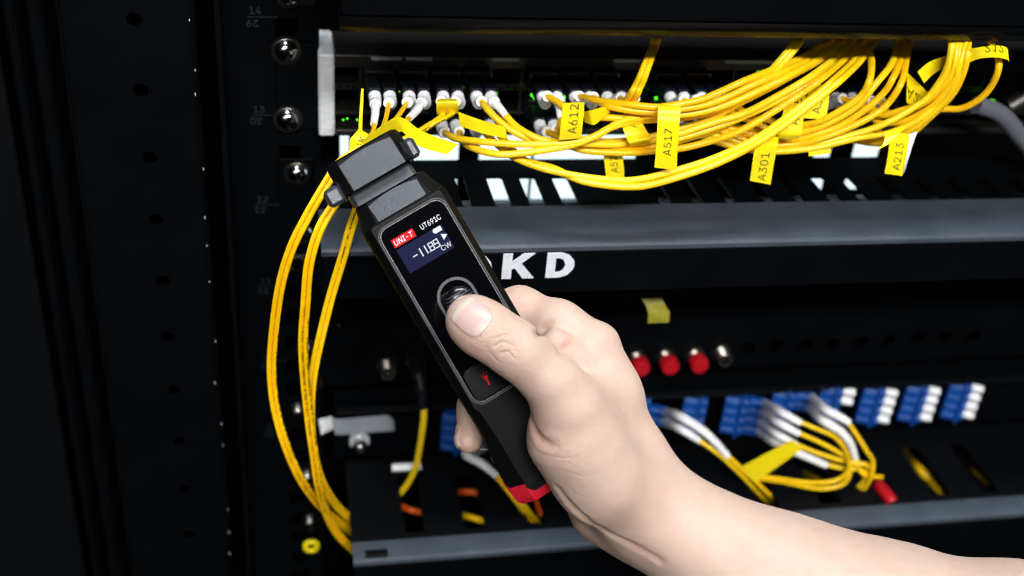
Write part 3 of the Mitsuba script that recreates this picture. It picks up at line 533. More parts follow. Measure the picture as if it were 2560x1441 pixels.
# ---------------------------------------------------------------- yellow tags
def tag(label, rows_, text=None, th=0.0002, tpos=(0.5, 0.5), tsize=0.5, turn=0, n=6, width=None):
    """folded paper tag; rows_: (left x, y, right x, y, Y) from one end to the other; text reads from the last row back to the first"""
    k = thing('cable_tag', label, 'cable tag')
    m, N = rib(rows_, n=n, m=5, th=th); part(k, 'paper', m, 'yellow_tag', 40)
    if text:
        P = np.array([[at(a, b, Y), at(c, d_, Y)] for a, b, c, d_, Y in rows_]); Lp, Rp = spline(P[:, 0], n), spline(P[:, 1], n); L = len(Lp)
        seg = np.r_[0, np.cumsum(np.linalg.norm(np.diff((Lp + Rp) / 2, axis=0), axis=1))]; tot = seg[-1]; wid = np.linalg.norm(Rp - Lp, axis=1).mean()
        h = wid * tsize; t = meshkit.text_mesh(text, h, 0.00002); v = t.vertices.copy(); w_ = np.ptp(v[:, 0]); v[:, 0] -= v[:, 0].min() + w_ / 2; v[:, 1] -= h / 2
        if turn == 0: s = tpos[0] - -v[:, 1] / wid * -1; arc = tpos[1] * tot - v[:, 0]; s = tpos[0] - v[:, 1] / wid
        elif turn == 1: s = tpos[0] + v[:, 0] / wid; arc = tpos[1] * tot - v[:, 1]
        else: s = tpos[0] + v[:, 1] / wid; arc = tpos[1] * tot + v[:, 0]
        fi = np.interp(arc, seg, np.arange(L)); i0 = np.clip(fi.astype(int), 0, L - 2); fr = (fi - i0)[:, None]
        A = Lp[i0] * (1 - fr) + Lp[i0 + 1] * fr; B = Rp[i0] * (1 - fr) + Rp[i0 + 1] * fr; pos = A * (1 - s[:, None]) + B * s[:, None]
        nn = np.cross(B - A, Lp[i0 + 1] - Lp[i0]); nn /= np.linalg.norm(nn, axis=1, keepdims=True)
        view = CAM - pos; nn *= np.sign((nn * view).sum(1, keepdims=True)); pos += nn * (th / 2 + 0.00003 + v[:, 2:3])
        part(k, 'lettering', trimesh.Trimesh(pos, t.faces, process=False), 'tag_ink')
    return k
tag('yellow tag lettered A612, leftmost of the lettered tags', [(1407, 258, 1461, 256, -0.078), (1404, 290, 1459, 288, -0.079), (1401, 320, 1456, 318, -0.0795), (1398, 351, 1453, 345, -0.079)], 'A612', tpos=(0.55, 0.44), tsize=0.40)
tag('longest yellow tag, lettered A517, hanging in front of the bundle', [(1648, 262, 1700, 262, -0.076), (1645, 270, 1701, 271, -0.083), (1644, 300, 1699, 302, -0.087), (1642, 340, 1696, 342, -0.088), (1639, 385, 1693, 388, -0.0885), (1636, 419, 1692, 426, -0.0885)], 'A517', tpos=(0.52, 0.66), tsize=0.36)
tag('yellow tag lettered A52 hanging behind the long low loop', [(1509, 385, 1556, 385, -0.066), (1511, 405, 1558, 404, -0.066), (1513, 425, 1560, 424, -0.066), (1516, 448, 1561, 448, -0.066)], 'A52', tpos=(0.50, 0.42), tsize=0.38)
tag('slanted yellow tag lettered A5 between the first and the longest hanging tags', [(1550, 295, 1600, 296, -0.066), (1556, 318, 1610, 316, -0.071), (1566, 345, 1622, 336, -0.074), (1572, 358, 1628, 347, -0.076), (1575, 364, 1630, 352, -0.073)], 'A5', tpos=(0.50, 0.22), tsize=0.32)
tag('yellow tag lettered A301 hanging at the low right of the bundle', [(1890, 336, 1946, 344, -0.078), (1889, 352, 1945, 358, -0.082), (1885, 380, 1940, 382, -0.083), (1880, 415, 1933, 420, -0.083), (1875, 452, 1926, 462, -0.083)], 'A301', tpos=(0.53, 0.68), tsize=0.38)
tag('yellow tag lettered A315 half covered by rising cords', [(1966, 238, 2016, 240, -0.068), (1962, 262, 2014, 262, -0.070), (1955, 290, 2010, 290, -0.073), (1946, 330, 2003, 332, -0.077), (1944, 346, 1996, 348, -0.076)], 'A315', tpos=(0.62, 0.36), tsize=0.36)
tag('upright yellow tag lettered A31 behind the rising cords, right of its neighbour', [(2023, 207, 2074, 216, -0.066), (2020, 235, 2073, 238, -0.068), (2014, 265, 2070, 268, -0.071), (2008, 296, 2064, 298, -0.073)], 'A31', tpos=(0.52, 0.55), tsize=0.36)
tag('yellow tag lettered A213 with its white back showing, hanging at the right end', [(2226, 328, 2274, 338, -0.082), (2224, 345, 2272, 350, -0.084), (2222, 370, 2268, 375, -0.085), (2217, 405, 2262, 408, -0.0855), (2211, 434, 2255, 440, -0.0855)], 'A213', tpos=(0.56, 0.56), tsize=0.40)
solo('cable_tag', rib([(2270, 336, 2293, 330, -0.0815), (2268, 375, 2282, 362, -0.083), (2258, 436, 2264, 420, -0.0845)], th=0.00015)[0], 'white_paint', 'white underside strip of the tag at the right end', 'cable tag')
tag('small folded yellow tag end curling left of the tag at the right end', [(2212, 332, 2262, 318, -0.083), (2212, 348, 2246, 336, -0.086), (2207, 362, 2222, 360, -0.088), (2191, 376, 2198, 372, -0.090)])
tag('turned yellow tag lettered A2 behind the right bundle', [(2268, 182, 2266, 256, -0.068), (2290, 202, 2276, 262, -0.069), (2310, 222, 2288, 268, -0.070), (2326, 238, 2300, 276, -0.071)], 'A2', tpos=(0.62, 0.35), tsize=0.42, turn=2)
tag('curled yellow tag lettered 212 upside down at the top right corner', [(2420, 124, 2424, 156, -0.084), (2450, 119, 2452, 146, -0.087), (2490, 114, 2492, 144, -0.088), (2514, 118, 2518, 150, -0.087), (2520, 128, 2522, 156, -0.083)], '212', tpos=(0.22, 0.45), tsize=0.62, turn=2)
tag('brownish yellow tag strip folded behind the right bundle under the cover', [(2294, 180, 2310, 208, -0.074), (2320, 158, 2333, 186, -0.073), (2350, 145, 2358, 172, -0.072), (2385, 134, 2390, 158, -0.070)])
tag('short blank yellow tag under the right bundle', [(2020, 364, 2076, 360, -0.070), (2021, 377, 2077, 372, -0.073), (2022, 391, 2076, 384, -0.074)])
tag('big blank yellow tag sweeping over the tester head to the right', [(905, 352, 915, 395, -0.090), (950, 318, 968, 350, -0.096), (985, 296, 1000, 330, -0.100), (1012, 298, 1012, 335, -0.101), (1045, 322, 1034, 358, -0.101), (1085, 341, 1070, 374, -0.102), (1146, 361, 1118, 386, -0.103)])
tag('yellow tag wrapped round the white boots above the tester', [(1092, 286, 1145, 284, -0.062), (1091, 268, 1146, 266, -0.066), (1092, 254, 1144, 252, -0.066), (1098, 248, 1138, 248, -0.060)])
tag('blank yellow tag tail slanting right from the wrapped boots', [(1146, 280, 1150, 316, -0.066), (1180, 293, 1176, 324, -0.068), (1220, 306, 1214, 336, -0.069), (1262, 318, 1270, 347, -0.070)])
tag('thin yellow tag standing edge on left of the first boots', [(903, 222, 909, 222, -0.070), (900, 260, 908, 262, -0.072), (897, 300, 906, 305, -0.074), (896, 330, 905, 335, -0.075)])
tag('small yellow tag with a black mark left above the tester head', [(897, 322, 920, 335, -0.076), (884, 338, 921, 350, -0.078), (875, 350, 918, 372, -0.079), (874, 380, 905, 395, -0.079)], '4K', tpos=(0.62, 0.45), tsize=0.42)
tag('yellow tag with small print tucked right of the first hanging tag', [(1460, 280, 1462, 306, -0.070), (1478, 276, 1486, 312, -0.074), (1508, 268, 1512, 290, -0.070), (1524, 270, 1526, 282, -0.066)])

# ---------------------------------------------------------------- cords of the fibre panel
def odf(label, aidx, slots, tips, runs, r=0.00115, tails=None, blue=True):
    k = thing('fibre_jumper', label, 'fibre jumper'); w = AD[aidx]
    for j, s in enumerate(slots):
        zz = 0.0093 - s * 0.0062; a = w + E3 * zz + E1 * 0.0092
        part(k, 'connector', obox(w, 0.0003, 0.0092, -0.0026, 0.0026, zz - 0.0024, zz + 0.0024), 'blue_plastic')
        Q = spline([a - E1 * 0.0006] + [at(*q) for q in tips[j]], 8); t = np.linspace(0, 1, len(Q)); rr = 0.0025 - 0.0007 * t ** 1.5
        part(k, 'boot', tube(Q, rr, 16), 'white_boot', 60)
        if runs[j]: part(k, 'jacket', tube(spline([Q[-3]] + [at(*q) for q in runs[j]], 10), r, 16), 'yellow_jacket', True)
    return k
odf('yellow fibre cord with two long white boots, right beside the wrist', 0, (1, 2), [[(1700, 1042, -0.045), (1755, 1076, -0.052), (1790, 1108, -0.056), (1819, 1141, -0.058)], [(1700, 1072, -0.045), (1752, 1104, -0.050)]],
    [[(1853, 1172, -0.060), (1890, 1205, -0.060), (1925, 1240, -0.056), (1965, 1285, -0.045), (1990, 1320, -0.03)], [(1795, 1135, -0.056), (1850, 1185, -0.058), (1885, 1222, -0.055), (1930, 1268, -0.042), (1955, 1300, -0.03)]])
odf('yellow fibre cord from the top two slots of the third adapter, looping back', 2, (0, 1), [[(1950, 1030, -0.048), (2002, 1058, -0.055)], [(1945, 1057, -0.048), (1998, 1085, -0.054)]],
    [[(2040, 1072, -0.058), (2085, 1092, -0.060), (2113, 1125, -0.061), (2122, 1160, -0.061), (2112, 1188, -0.061), (2075, 1205, -0.060), (2010, 1206, -0.060), (1950, 1198, -0.060), (1890, 1190, -0.060)], [(2040, 1102, -0.056), (2090, 1128, -0.058), (2118, 1150, -0.059), (2124, 1185, -0.060), (2105, 1212, -0.060), (2060, 1222, -0.059), (2017, 1218, -0.058), (1960, 1206, -0.058), (1895, 1196, -0.058)]])
odf('yellow fibre cord from the bottom two slots of the third adapter', 2, (2, 3), [[(1940, 1085, -0.046), (1990, 1112, -0.052)], [(1940, 1108, -0.046), (2000, 1135, -0.050), (2066, 1164, -0.054)]],
    [[(2030, 1128, -0.054), (2080, 1145, -0.056), (2130, 1158, -0.058), (2165, 1162, -0.060), (2176, 1185, -0.060), (2148, 1228, -0.058), (2100, 1272, -0.048), (2080, 1300, -0.036)], [(2100, 1170, -0.056), (2150, 1175, -0.058), (2168, 1190, -0.058), (2138, 1225, -0.056), (2088, 1270, -0.046), (2070, 1296, -0.036)]])
odf('yellow fibre cord from the fourth adapter with boots bending down', 3, (0, 1), [[(2060, 1022, -0.046), (2100, 1043, -0.052), (2124, 1058, -0.055)], [(2055, 1050, -0.046), (2100, 1078, -0.052), (2126, 1110, -0.055), (2139, 1150, -0.056)]],
    [[(2143, 1090, -0.058), (2168, 1130, -0.062), (2182, 1155, -0.062), (2176, 1195, -0.062), (2148, 1240, -0.057), (2118, 1275, -0.046), (2100, 1300, -0.034)], [(2142, 1160, -0.058), (2160, 1187, -0.060), (2205, 1193, -0.056)]])
odf('yellow fibre cord with a dim boot showing under the fingertip', 8, (3,), [[(1165, 1135, -0.045), (1205, 1160, -0.055), (1242, 1190, -0.060)]], [[(1275, 1235, -0.062), (1310, 1280, -0.060), (1350, 1330, -0.046), (1362, 1350, -0.034)]])
k = thing('fibre_jumper', 'second yellow cord beside the one passing behind the red tester cap', 'fibre jumper'); part(k, 'jacket', tube(spline([at(1250, 1185, -0.060), at(1290, 1238, -0.061), at(1325, 1282, -0.059), at(1364, 1328, -0.046), at(1376, 1348, -0.034)], 8), 0.00115, 10), 'yellow_jacket', True)
k = thing('fibre_jumper', 'single yellow cord hanging from a black plug left of the tester', 'fibre jumper')
part(k, 'plug', tube(np.array([at(1040, 895, -0.012), at(1042, 900, -0.018), at(1048, 940, -0.034), at(1050, 950, -0.036)]), [0.004, 0.0043, 0.0042, 0.003], 20), 'connector_black', 40)
part(k, 'boot', tube(spline([at(1049, 945, -0.036), at(1056, 985, -0.040), at(1061, 1020, -0.042)], 6), [0.003] * 6 + [0.0024] * 7, 14), 'connector_black', 40)
part(k, 'jacket', tube(spline([at(1061, 1018, -0.042), at(1058, 1060, -0.044), at(1050, 1115, -0.044), at(1040, 1165, -0.042), at(1022, 1205, -0.038), at(1000, 1235, -0.034)], 8), 0.0016, 12), 'yellow_jacket', True)
tag('blank yellow tag on the cords beside the forearm', [(1857, 1166, 1888, 1208, -0.0615), (1890, 1148, 1920, 1184, -0.062), (1935, 1124, 1962, 1154, -0.0625), (1982, 1100, 2004, 1124, -0.063)])
def slot_cord(col, pts, lab, r=0.0017):
    k = thing('cord_in_tray', lab, 'cord'); part(k, 'jacket', tube(spline([at_z(x, y, ZL + h * 3.0) for x, y, h in pts], 8), r, 14), col, True)
slot_cord('orange_jacket', [(950, 1250, -.012), (1000, 1266, -.009), (1045, 1280, -.009), (1100, 1285, -.012)], 'orange cord glimpsed through the leftmost tray slot')
slot_cord('orange_jacket', [(1110, 1236, -.012), (1160, 1230, -.007), (1200, 1234, -.007), (1250, 1250, -.012)], 'orange cord glimpsed through the second tray slot')
slot_cord('yellow_jacket', [(1110, 1282, -.012), (1170, 1292, -.007), (1210, 1303, -.007), (1270, 1318, -.012)], 'yellow cord glimpsed through the second tray slot')
slot_cord('orange_jacket', [(1330, 1215, -.006), (1342, 1250, -.005), (1354, 1290, -.006)], 'orange cord end beside the red tester cap')
slot_cord('yellow_jacket', [(2255, 1130, -.014), (2290, 1165, -.004), (2325, 1200, -.004), (2365, 1242, -.005), (2385, 1270, -.02)], 'yellow cord lying in the wide slot right of the red sleeve', 0.0026)
slot_cord('yellow_jacket', [(2400, 1130, -.014), (2432, 1172, -.005), (2455, 1195, -.004), (2478, 1222, -.006), (2500, 1245, -.02)], 'yellow cord in the rightmost lit tray slot', 0.0018)
slot_cord('yellow_jacket', [(2000, 1180, -.014), (2045, 1200, -.006), (2075, 1225, -.006), (2120, 1275, -.02)], 'dim yellow cord in the slot under the looping cords', 0.002)
solo('sleeve', tube(np.array([at_z(2196, 1212, ZL + .0005), at_z(2199, 1217, ZL + .001), at_z(2227, 1252, ZL + .001), at_z(2229, 1256, ZL + .0005)]), [0.0030, 0.0034, 0.0034, 0.0030], 20), 'red_rubber', 'red plastic sleeve end beside the yellow cords on the tray', 'sleeve', 40)

# ---------------------------------------------------------------- the tester
DD = 0.405; S = DD / F                          # metres per unit of the tester's own drawing
ua, va = np.array([0.857, -0.515, 0]), np.array([-0.515, -0.857, 0]); wa = np.array([0, 0, -1.0])
ya, pa_ = math.radians(7.5), math.radians(-8.0)
U0 = ua * math.cos(ya) - wa * math.sin(ya); W0 = wa * math.cos(ya) + ua * math.sin(ya)
V0 = va * math.cos(pa_) - W0 * math.sin(pa_) * 1.0; V0 /= np.linalg.norm(V0); W0 = np.cross(U0, V0) * np.sign(np.cross(U0, V0) @ W0)
UC = 47.0
ORG = wor(cam(1120, 800, DD) + S * (UC * ua)); UW, VW, WW = R @ U0, R @ V0, R @ W0
def dv(m):
    """tester drawing (u, v, w) -> world"""
    m = m.copy(); v = m.vertices.copy(); v[:, 0] -= UC; q = np.maximum(-v[:, 1], 0); v[:, 1] -= q * (0.04 + 0.00006 * q); v[:, 0] *= 1 + 0.00018 * q
    m.vertices = ORG + S * (v[:, :1] * UW + v[:, 1:2] * VW + v[:, 2:] * WW)
    if np.dot(np.cross(UW, VW), WW) < 0: m.invert()
    return m
def loft(st):
    """stations (v, u0, a, b, w, c, t): front half width, outer half width, front height, chamfer, thickness"""
    rings = []
    for v, u0, a, b, w, c, t in st:
        rings.append([(u0 - a, v, w), (u0 + a, v, w), (u0 + b, v, w - c), (u0 + b, v, w - t + c * 0.8), (u0 + a, v, w - t), (u0 - a, v, w - t), (u0 - b, v, w - t + c * 0.8), (u0 - b, v, w - c)])
    V = np.array(rings).reshape(-1, 3); f = []; n = 8
    for i in range(len(st) - 1):
        for j in range(n):
            a, b = i * n + j, i * n + (j + 1) % n; f += [[a, b, b + n], [a, b + n, a + n]]
    o = (len(st) - 1) * n
    for j in range(1, n - 1): f += [[0, j + 1, j], [o, o + j, o + j + 1]]
    m = trimesh.Trimesh(V, f, process=False); m.fix_normals(); return m
def rr(u0, u1, v0, v1, r): return sbox(u0 + r, v0 + r, u1 - r, v1 - r).buffer(r, quad_segs=8)
def slab(shape, w0, w1): m = poly(shape, w1 - w0); m.apply_translation((0, 0, w0)); return m
def bev(u0, u1, v0, v1, w0, w1, b): return box(u0, u1, v0, v1, w0, w1, b)

te = thing('fibre_tester', 'black handheld fibre tester with small lit screen and red end cap, held in the hand', 'fibre tester')
body = part(te, 'body', dv(loft([(352, 44, 66, 92, -44, 22, 100), (349, 44, 70, 96, -37, 22, 112), (297, 46, 78, 112, -9, 26, 138), (291, 47, 95, 115, -2, 24, 150), (284, 47, 99, 116, 0, 24, 152), (-216, 47, 99, 114, 0, 24, 152), (-232, 47, 92, 113, -3, 27, 150), (-300, 45, 84, 110, -7, 30, 145), (-425, 30, 66, 103, -16, 34, 135), (-440, 26, 60, 96, -18, 34, 132)])), 'case_black', 22)
# sloped face under the head, with its arched upper edge
arc = [(u, 340 + 9 * (1 - ((u - 43) / 70) ** 2)) for u in np.linspace(-26, 112, 15)]
face = slab(Polygon([(-24, 296), (111, 296)] + arc[::-1]), 0, 3)
v = face.vertices; v[:, 2] += -9 - (v[:, 1] - 297) * 28 / 52 + 1.0; part(te, 'sloped_face', dv(face), 'case_lit')
part(te, 'neck', dv(loft([(353, 34, 79, 88, -38, 10, 96), (379, 34, 79, 88, -47, 10, 90), (392, 34, 74, 84, -60, 10, 80)])), 'case_lit', 22)
top = [(u, 468 + 8 * (1 - ((u - 36) / 100) ** 2)) for u in np.linspace(-66, 136, 15)]
hd = part(te, 'clamp_head', dv(loft([(388, 36, 70, 97, -26, 26, 96), (392, 36, 75, 102, -20, 28, 104), (462, 36, 75, 102, -45, 28, 90), (474, 36, 72, 98, -50, 28, 84), (479, 36, 60, 88, -58, 26, 66)])), 'case_black', 20)
hf = slab(Polygon([(-37, 391.5), (109, 391.5)] + [(u, 462 + 8 * (1 - ((u - 36) / 75) ** 2)) for u in np.linspace(109, -37, 13)]), 0, 2)
v = hf.vertices; v[:, 2] += -20 - (v[:, 1] - 392) * 25 / 70 + 0.8; part(hd, 'head_face', dv(hf), 'case_lit')
for u0, u1, v0, v1 in ((-107, -62, 380, 428), (128, 157, 386, 440)):
    part(hd, 'side_lug', dv(bev(u0, u1, v0, v1, -84, -34, 9)), 'case_lit', 20)
    part(hd, 'side_lug_base', dv(bev(-70 if u0 < 0 else 118, -58 if u0 < 0 else 132, v0 - 6, v1 + 4, -88, -40, 4)), 'case_black', 20)
pl = part(te, 'front_panel', dv(slab(rr(-42, 137, -212, 273, 26), -1, 1.2)), 'panel_gloss', label='glossy black front panel')
part(te, 'panel_rim', dv(slab(rr(-50, 145, -220, 281, 33).difference(rr(-47, 142, -217, 278, 30)), -1, 1.6)), 'groove_light', 30)
part(te, 'panel_rim', dv(slab(rr(-45, 140, -215, 276, 29).difference(rr(-42.6, 137.6, -212.6, 273.6, 26.6)), -1, 0.9)), 'case_lit', 30)
rg = slab(rr(-2, 98, -45, 88, 49).difference(rr(5, 91, -38, 81, 43)), 1, 4)
part(te, 'button_ring', dv(rg), 'ring_grey', 30)
kb = trimesh.creation.icosphere(4, 1.0); kb.apply_scale((40, 40, 16)); kb.apply_translation((50, 22, 2))
bt = part(te, 'slide_button', dv(kb), 'button_gloss', True)
for q, vv in enumerate((46, 38, 30, 22)):
    hw = math.sqrt(max(0, 38 ** 2 - (vv - 22) ** 2)); us = np.linspace(-hw, hw, 15)
    P = np.stack([50 + us, np.full(15, vv), 2 + 16 * np.sqrt(np.clip(1 - (us / 40) ** 2 - ((vv - 22) / 40) ** 2, 0, 1)) + 0.6], 1)
    part(bt, 'ridge', dv(tube(P, 1.8, 8)), 'case_lit', True)
part(te, 'lamp_button', dv(slab(rr(-38, 100, -208, -128, 16), 1.2, 2.2)), 'button_gloss')
def ink(parent, name, shape, mat, w=2.4, th=0.8, label=None): return part(parent, name, dv(slab(shape, w, w + th)), mat, label=label)
torch = union_all([Polygon([(1, -160), (17, -160), (17, -167), (1, -167)]), Polygon([(3, -169), (15, -169), (12, -174), (6, -174)]), sbox(6, -186, 12, -174), sbox(6, -190, 12, -187.5), sbox(7.8, -157, 9.4, -149), Polygon([(2, -157), (-2, -151), (-3.4, -152), (0.6, -158)]), Polygon([(16, -157), (20, -151), (21.4, -152), (17.4, -158)])])
ink(te, 'torch_symbol', affinity.scale(torch, 0.8, 0.8), 'logo_red', label='red torch symbol')
def txt(s, h, u, v, w, th=0.6, bold=False, ital=0.0, wide=1.0):
    m = meshkit.text_mesh(s, h, th, bold=bold); m.apply_scale((wide, 1, 1)); q = m.vertices; q[:, 0] += ital * q[:, 1]; m.apply_translation((u, v, w)); return m
lg = part(te, 'logo_plate', dv(slab(sbox(-23, 220, 38, 242), 1.2, 1.8)), 'logo_red', label='red plate with white maker lettering')
m = txt('UNI-T', 13.5, 0, 0, 1.9, ital=0.18); sx = 53 / np.ptp(m.vertices[:, 0]); m.apply_translation((-m.vertices[:, 0].min(), 0, 0)); m.apply_scale((sx, 1, 1)); m.apply_translation((-19.5, 224.3, 0))
part(lg, 'lettering', dv(m), 'white_paint')
m = txt('UT691C', 13.5, 0, 0, 1.4); sx = 56 / np.ptp(m.vertices[:, 0]); m.apply_translation((-m.vertices[:, 0].min(), 0, 0)); m.apply_scale((sx, 1, 1)); m.apply_translation((57, 225.5, 0))
part(te, 'model_lettering', dv(m), 'white_paint')
def shine(parent, name, mesh, rgb, k, label=None): return glow(parent, name, dv(mesh), rgb, k, label)
sc = shine(te, 'screen', slab(sbox(-23, 148, 105, 214), 1.2, 1.8), (0.022, 0.025, 0.085), 0.75, 'small dark blue lit screen')
def seg(u, v, w, h, on, t=2.4):
    s = {'a': (u, v + h - t, u + w, v + h), 'd': (u, v, u + w, v + t), 'g': (u, v + h / 2 - t / 2, u + w, v + h / 2 + t / 2), 'f': (u, v + h / 2, u + t, v + h), 'e': (u, v, u + t, v + h / 2), 'b': (u + w - t, v + h / 2, u + w, v + h), 'c': (u + w - t, v, u + w, v + h / 2)}
    return [sbox(*s[k]) for k in on]
dg = sbox(4, 178, 17, 180.6).union(sbox(26, 168, 28.8, 190)).union(sbox(40, 168, 42.8, 190)).union(sbox(46.5, 168, 49, 170.6)).union(union_all(seg(50, 168, 13, 22, 'abcdefg'))).union(union_all(seg(65, 168, 13, 22, 'abcdfg')))
shine(sc, 'reading', slab(dg, 2.0, 2.5), (0.9, 0.95, 1.0), 1.0)
shine(sc, 'arrow', slab(Polygon([(92, 194), (106, 185.5), (92, 177)]), 2.0, 2.5), (0.9, 0.95, 1.0), 1.0)
shine(sc, 'battery_symbol', slab(sbox(80, 201, 101, 213).union(sbox(78, 204, 80, 210)), 2.0, 2.5), (0.9, 0.95, 1.0), 1.1)
m = txt('CW', 12.5, 78, 155, 2.0); m.apply_translation((103 - m.vertices[:, 0].max(), 0, 0)); shine(sc, 'lettering', m, (0.9, 0.95, 1.0), 0.9)
cp = loft([(-432, 26, 62, 100, -22, 34, 128), (-446, 24, 62, 98, -20, 34, 128), (-478, 14, 50, 84, -26, 32, 116), (-492, 10, 40, 68, -34, 28, 98)])
part(te, 'end_cap', dv(cp), 'case_red', 22, 'red end cap')
tg = slab(Polygon([(-36, -425), (88, -425), (86, -440), (66, -456), (54, -466), (-22, -466), (-36, -450)]), 0, 6); q = tg.vertices; q[:, 2] += -19 - (q[:, 1] < -440) * (-(q[:, 1] + 440)) * 0.16
part(te, 'body_tongue', dv(tg), 'case_black')

# ---------------------------------------------------------------- the hand
def smin(a, b, k):
    h = np.maximum(k - np.abs(a - b), 0) / k; return np.minimum(a, b) - h * h * k * 0.25
def cone(P, a, b):
    A, B = cam(*a[:3]), cam(*b[:3]); ra, rb = a[3] * a[2] / F, b[3] * b[2] / F; d = B - A
    t = np.clip((P - A) @ d / (d @ d), 0, 1); return np.linalg.norm(P - A - t[:, None] * d, axis=1) - (ra + t * (rb - ra))
def chain(P, J, k):
    o = None
    for a, b in zip(J[:-1], J[1:]):
        c = cone(P, a, b); o = c if o is None else smin(o, c, k)
    return o
THUMB = [(1174, 799, .3885, 57), (1210, 824, .3880, 59), (1296, 879, .3905, 58), (1381, 956, .3960, 60), (1424, 1008, .4000, 70)]
THEN = [(1422, 1015, .4010, 74), (1436, 1090, .4080, 97), (1500, 1195, .4165, 94), (1600, 1272, .4300, 72)]
INDEX = [(1488, 866, .4275, 61), (1398, 814, .4320, 56), (1300, 771, .4400, 49), (1215, 785, .4450, 46), (1160, 850, .4430, 46)]
MIDDLE = [(1512, 955, .4440, 60), (1440, 950, .4520, 56), (1345, 948, .4580, 54), (1225, 975, .4500, 46), (1190, 1020, .4420, 40), (1172, 1098, .4340, 35)]
RING = [(1528, 1040, .4560, 56), (1450, 1050, .4620, 52), (1370, 1060, .4640, 50), (1290, 1085, .4580, 42), (1262, 1135, .4480, 36)]
PINKY = [(1538, 1120, .4640, 50), (1460, 1135, .4680, 46), (1395, 1145, .4660, 42), (1345, 1165, .4580, 36)]
META = [[(1488, 868, .4275, 61), (1528, 985, .4275, 62), (1584, 1130, .4330, 62), (1630, 1240, .4360, 66)],
        [(1512, 955, .4440, 60), (1562, 1090, .4480, 52), (1625, 1245, .4450, 58)],
        [(1528, 1040, .4560, 56), (1568, 1150, .4580, 50), (1620, 1260, .4520, 58)],
        [(1538, 1120, .4640, 50), (1555, 1200, .4620, 55), (1590, 1290, .4560, 58)]]
HEEL = [(1470, 1195, .4500, 64), (1506, 1268, .4480, 71), (1570, 1315, .4450, 66)]
ARM = [(1590, 1262, .4300, 84), (1660, 1302, .4330, 92), (1780, 1372, .4350, 122), (1960, 1478, .4330, 170), (2200, 1575, .4280, 200), (2560, 1664, .4200, 232), (2900, 1720, .4120, 260)]
WEB = [[(1440, 1030, .4080, 50), (1468, 985, .4190, 48), (1488, 920, .4270, 52)]]
LOBE = [(1390, 858, .4185, 38), (1440, 905, .4205, 50)]
TEND = [(1420, 1015, .3960, 18), (1505, 1100, .4035, 12), (1640, 1235, .4200, 10), (1800, 1330, .4220, 10)]
mm = 0.001
FOLDS = [[(1392, 1222, 4), (1424, 1264, 6), (1460, 1298, 7), (1520, 1336, 7), (1590, 1370, 6), (1650, 1404, 4)], [(1345, 836, 8), (1357, 824, 7), (1373, 806, 4)], [(1400, 882, 5), (1413, 871, 6), (1437, 853, 4)], [(1328, 1058, 6), (1346, 1096, 7), (1366, 1110, 5), (1385, 1114, 3)]]
LINES = [[(1240, 846), (1262, 838), (1280, 845), (1296, 866)], [(1234, 868), (1256, 856), (1282, 864), (1290, 884)], [(1252, 884), (1270, 880), (1283, 896)], [(1274, 828), (1296, 838), (1310, 846)],
         [(1216, 868), (1232, 890), (1246, 906)], [(1340, 1128), (1370, 1140), (1410, 1146), (1450, 1142)], [(1344, 1104), (1380, 1118), (1430, 1116)], [(1410, 1210), (1450, 1240), (1510, 1248)], [(1420, 1180), (1450, 1190), (1500, 1186)], [(1470, 1305), (1530, 1298), (1580, 1280)],
         [(1412, 893), (1430, 874), (1456, 846)], [(1430, 915), (1450, 902), (1472, 890)], [(1425, 1255), (1470, 1280), (1530, 1278)]]
def smooth_hand(P):
    o = chain(P, THUMB, 9 * mm); palm = None
    for M in META: c = chain(P, M, 12 * mm); palm = c if palm is None else smin(palm, c, 7 * mm)
    palm = smin(palm, chain(P, HEEL, 10 * mm), 9 * mm); palm = smin(palm, chain(P, ARM, 16 * mm), 18 * mm)
    for W_ in WEB: palm = smin(palm, chain(P, W_, 8 * mm), 7 * mm)
    palm = smin(palm, chain(P, THEN, 14 * mm), 10 * mm); palm = smin(palm, chain(P, LOBE, 4 * mm), 4.5 * mm); o = smin(o, palm, 6 * mm); o = smin(o, chain(P, TEND, 4 * mm), 8 * mm)
    for J in (INDEX, MIDDLE, RING, PINKY): o = smin(o, chain(P, J, 6 * mm), 2.5 * mm)
    return o
def on_skin(x, y):
    d = 0.36
    for _ in range(60): d += 0.8 * float(smooth_hand(cam(x, y, d)[None])[0])
    return d
CREASE = [[(x, y, on_skin(x, y) - 0.4 * r_ * 0.4 / F, r_) for x, y, r_ in c] for c in FOLDS]
for c in LINES:
    Q = spline([wor(cam(x, y, on_skin(x, y))) for x, y in c], 3)
    for a, b in zip(Q[:-1], Q[1:]): SKIN_LINES.append((a.tolist(), (b - a).tolist(), float(((b - a) ** 2).sum()), 1.5 if c[0][1] < 920 else 0.9, 0.00045))
def hand(P):
    o = smooth_hand(P)
    for c in CREASE: o = -smin(-o, chain(P, c, 1 * mm), 2.4 * mm)
    return o
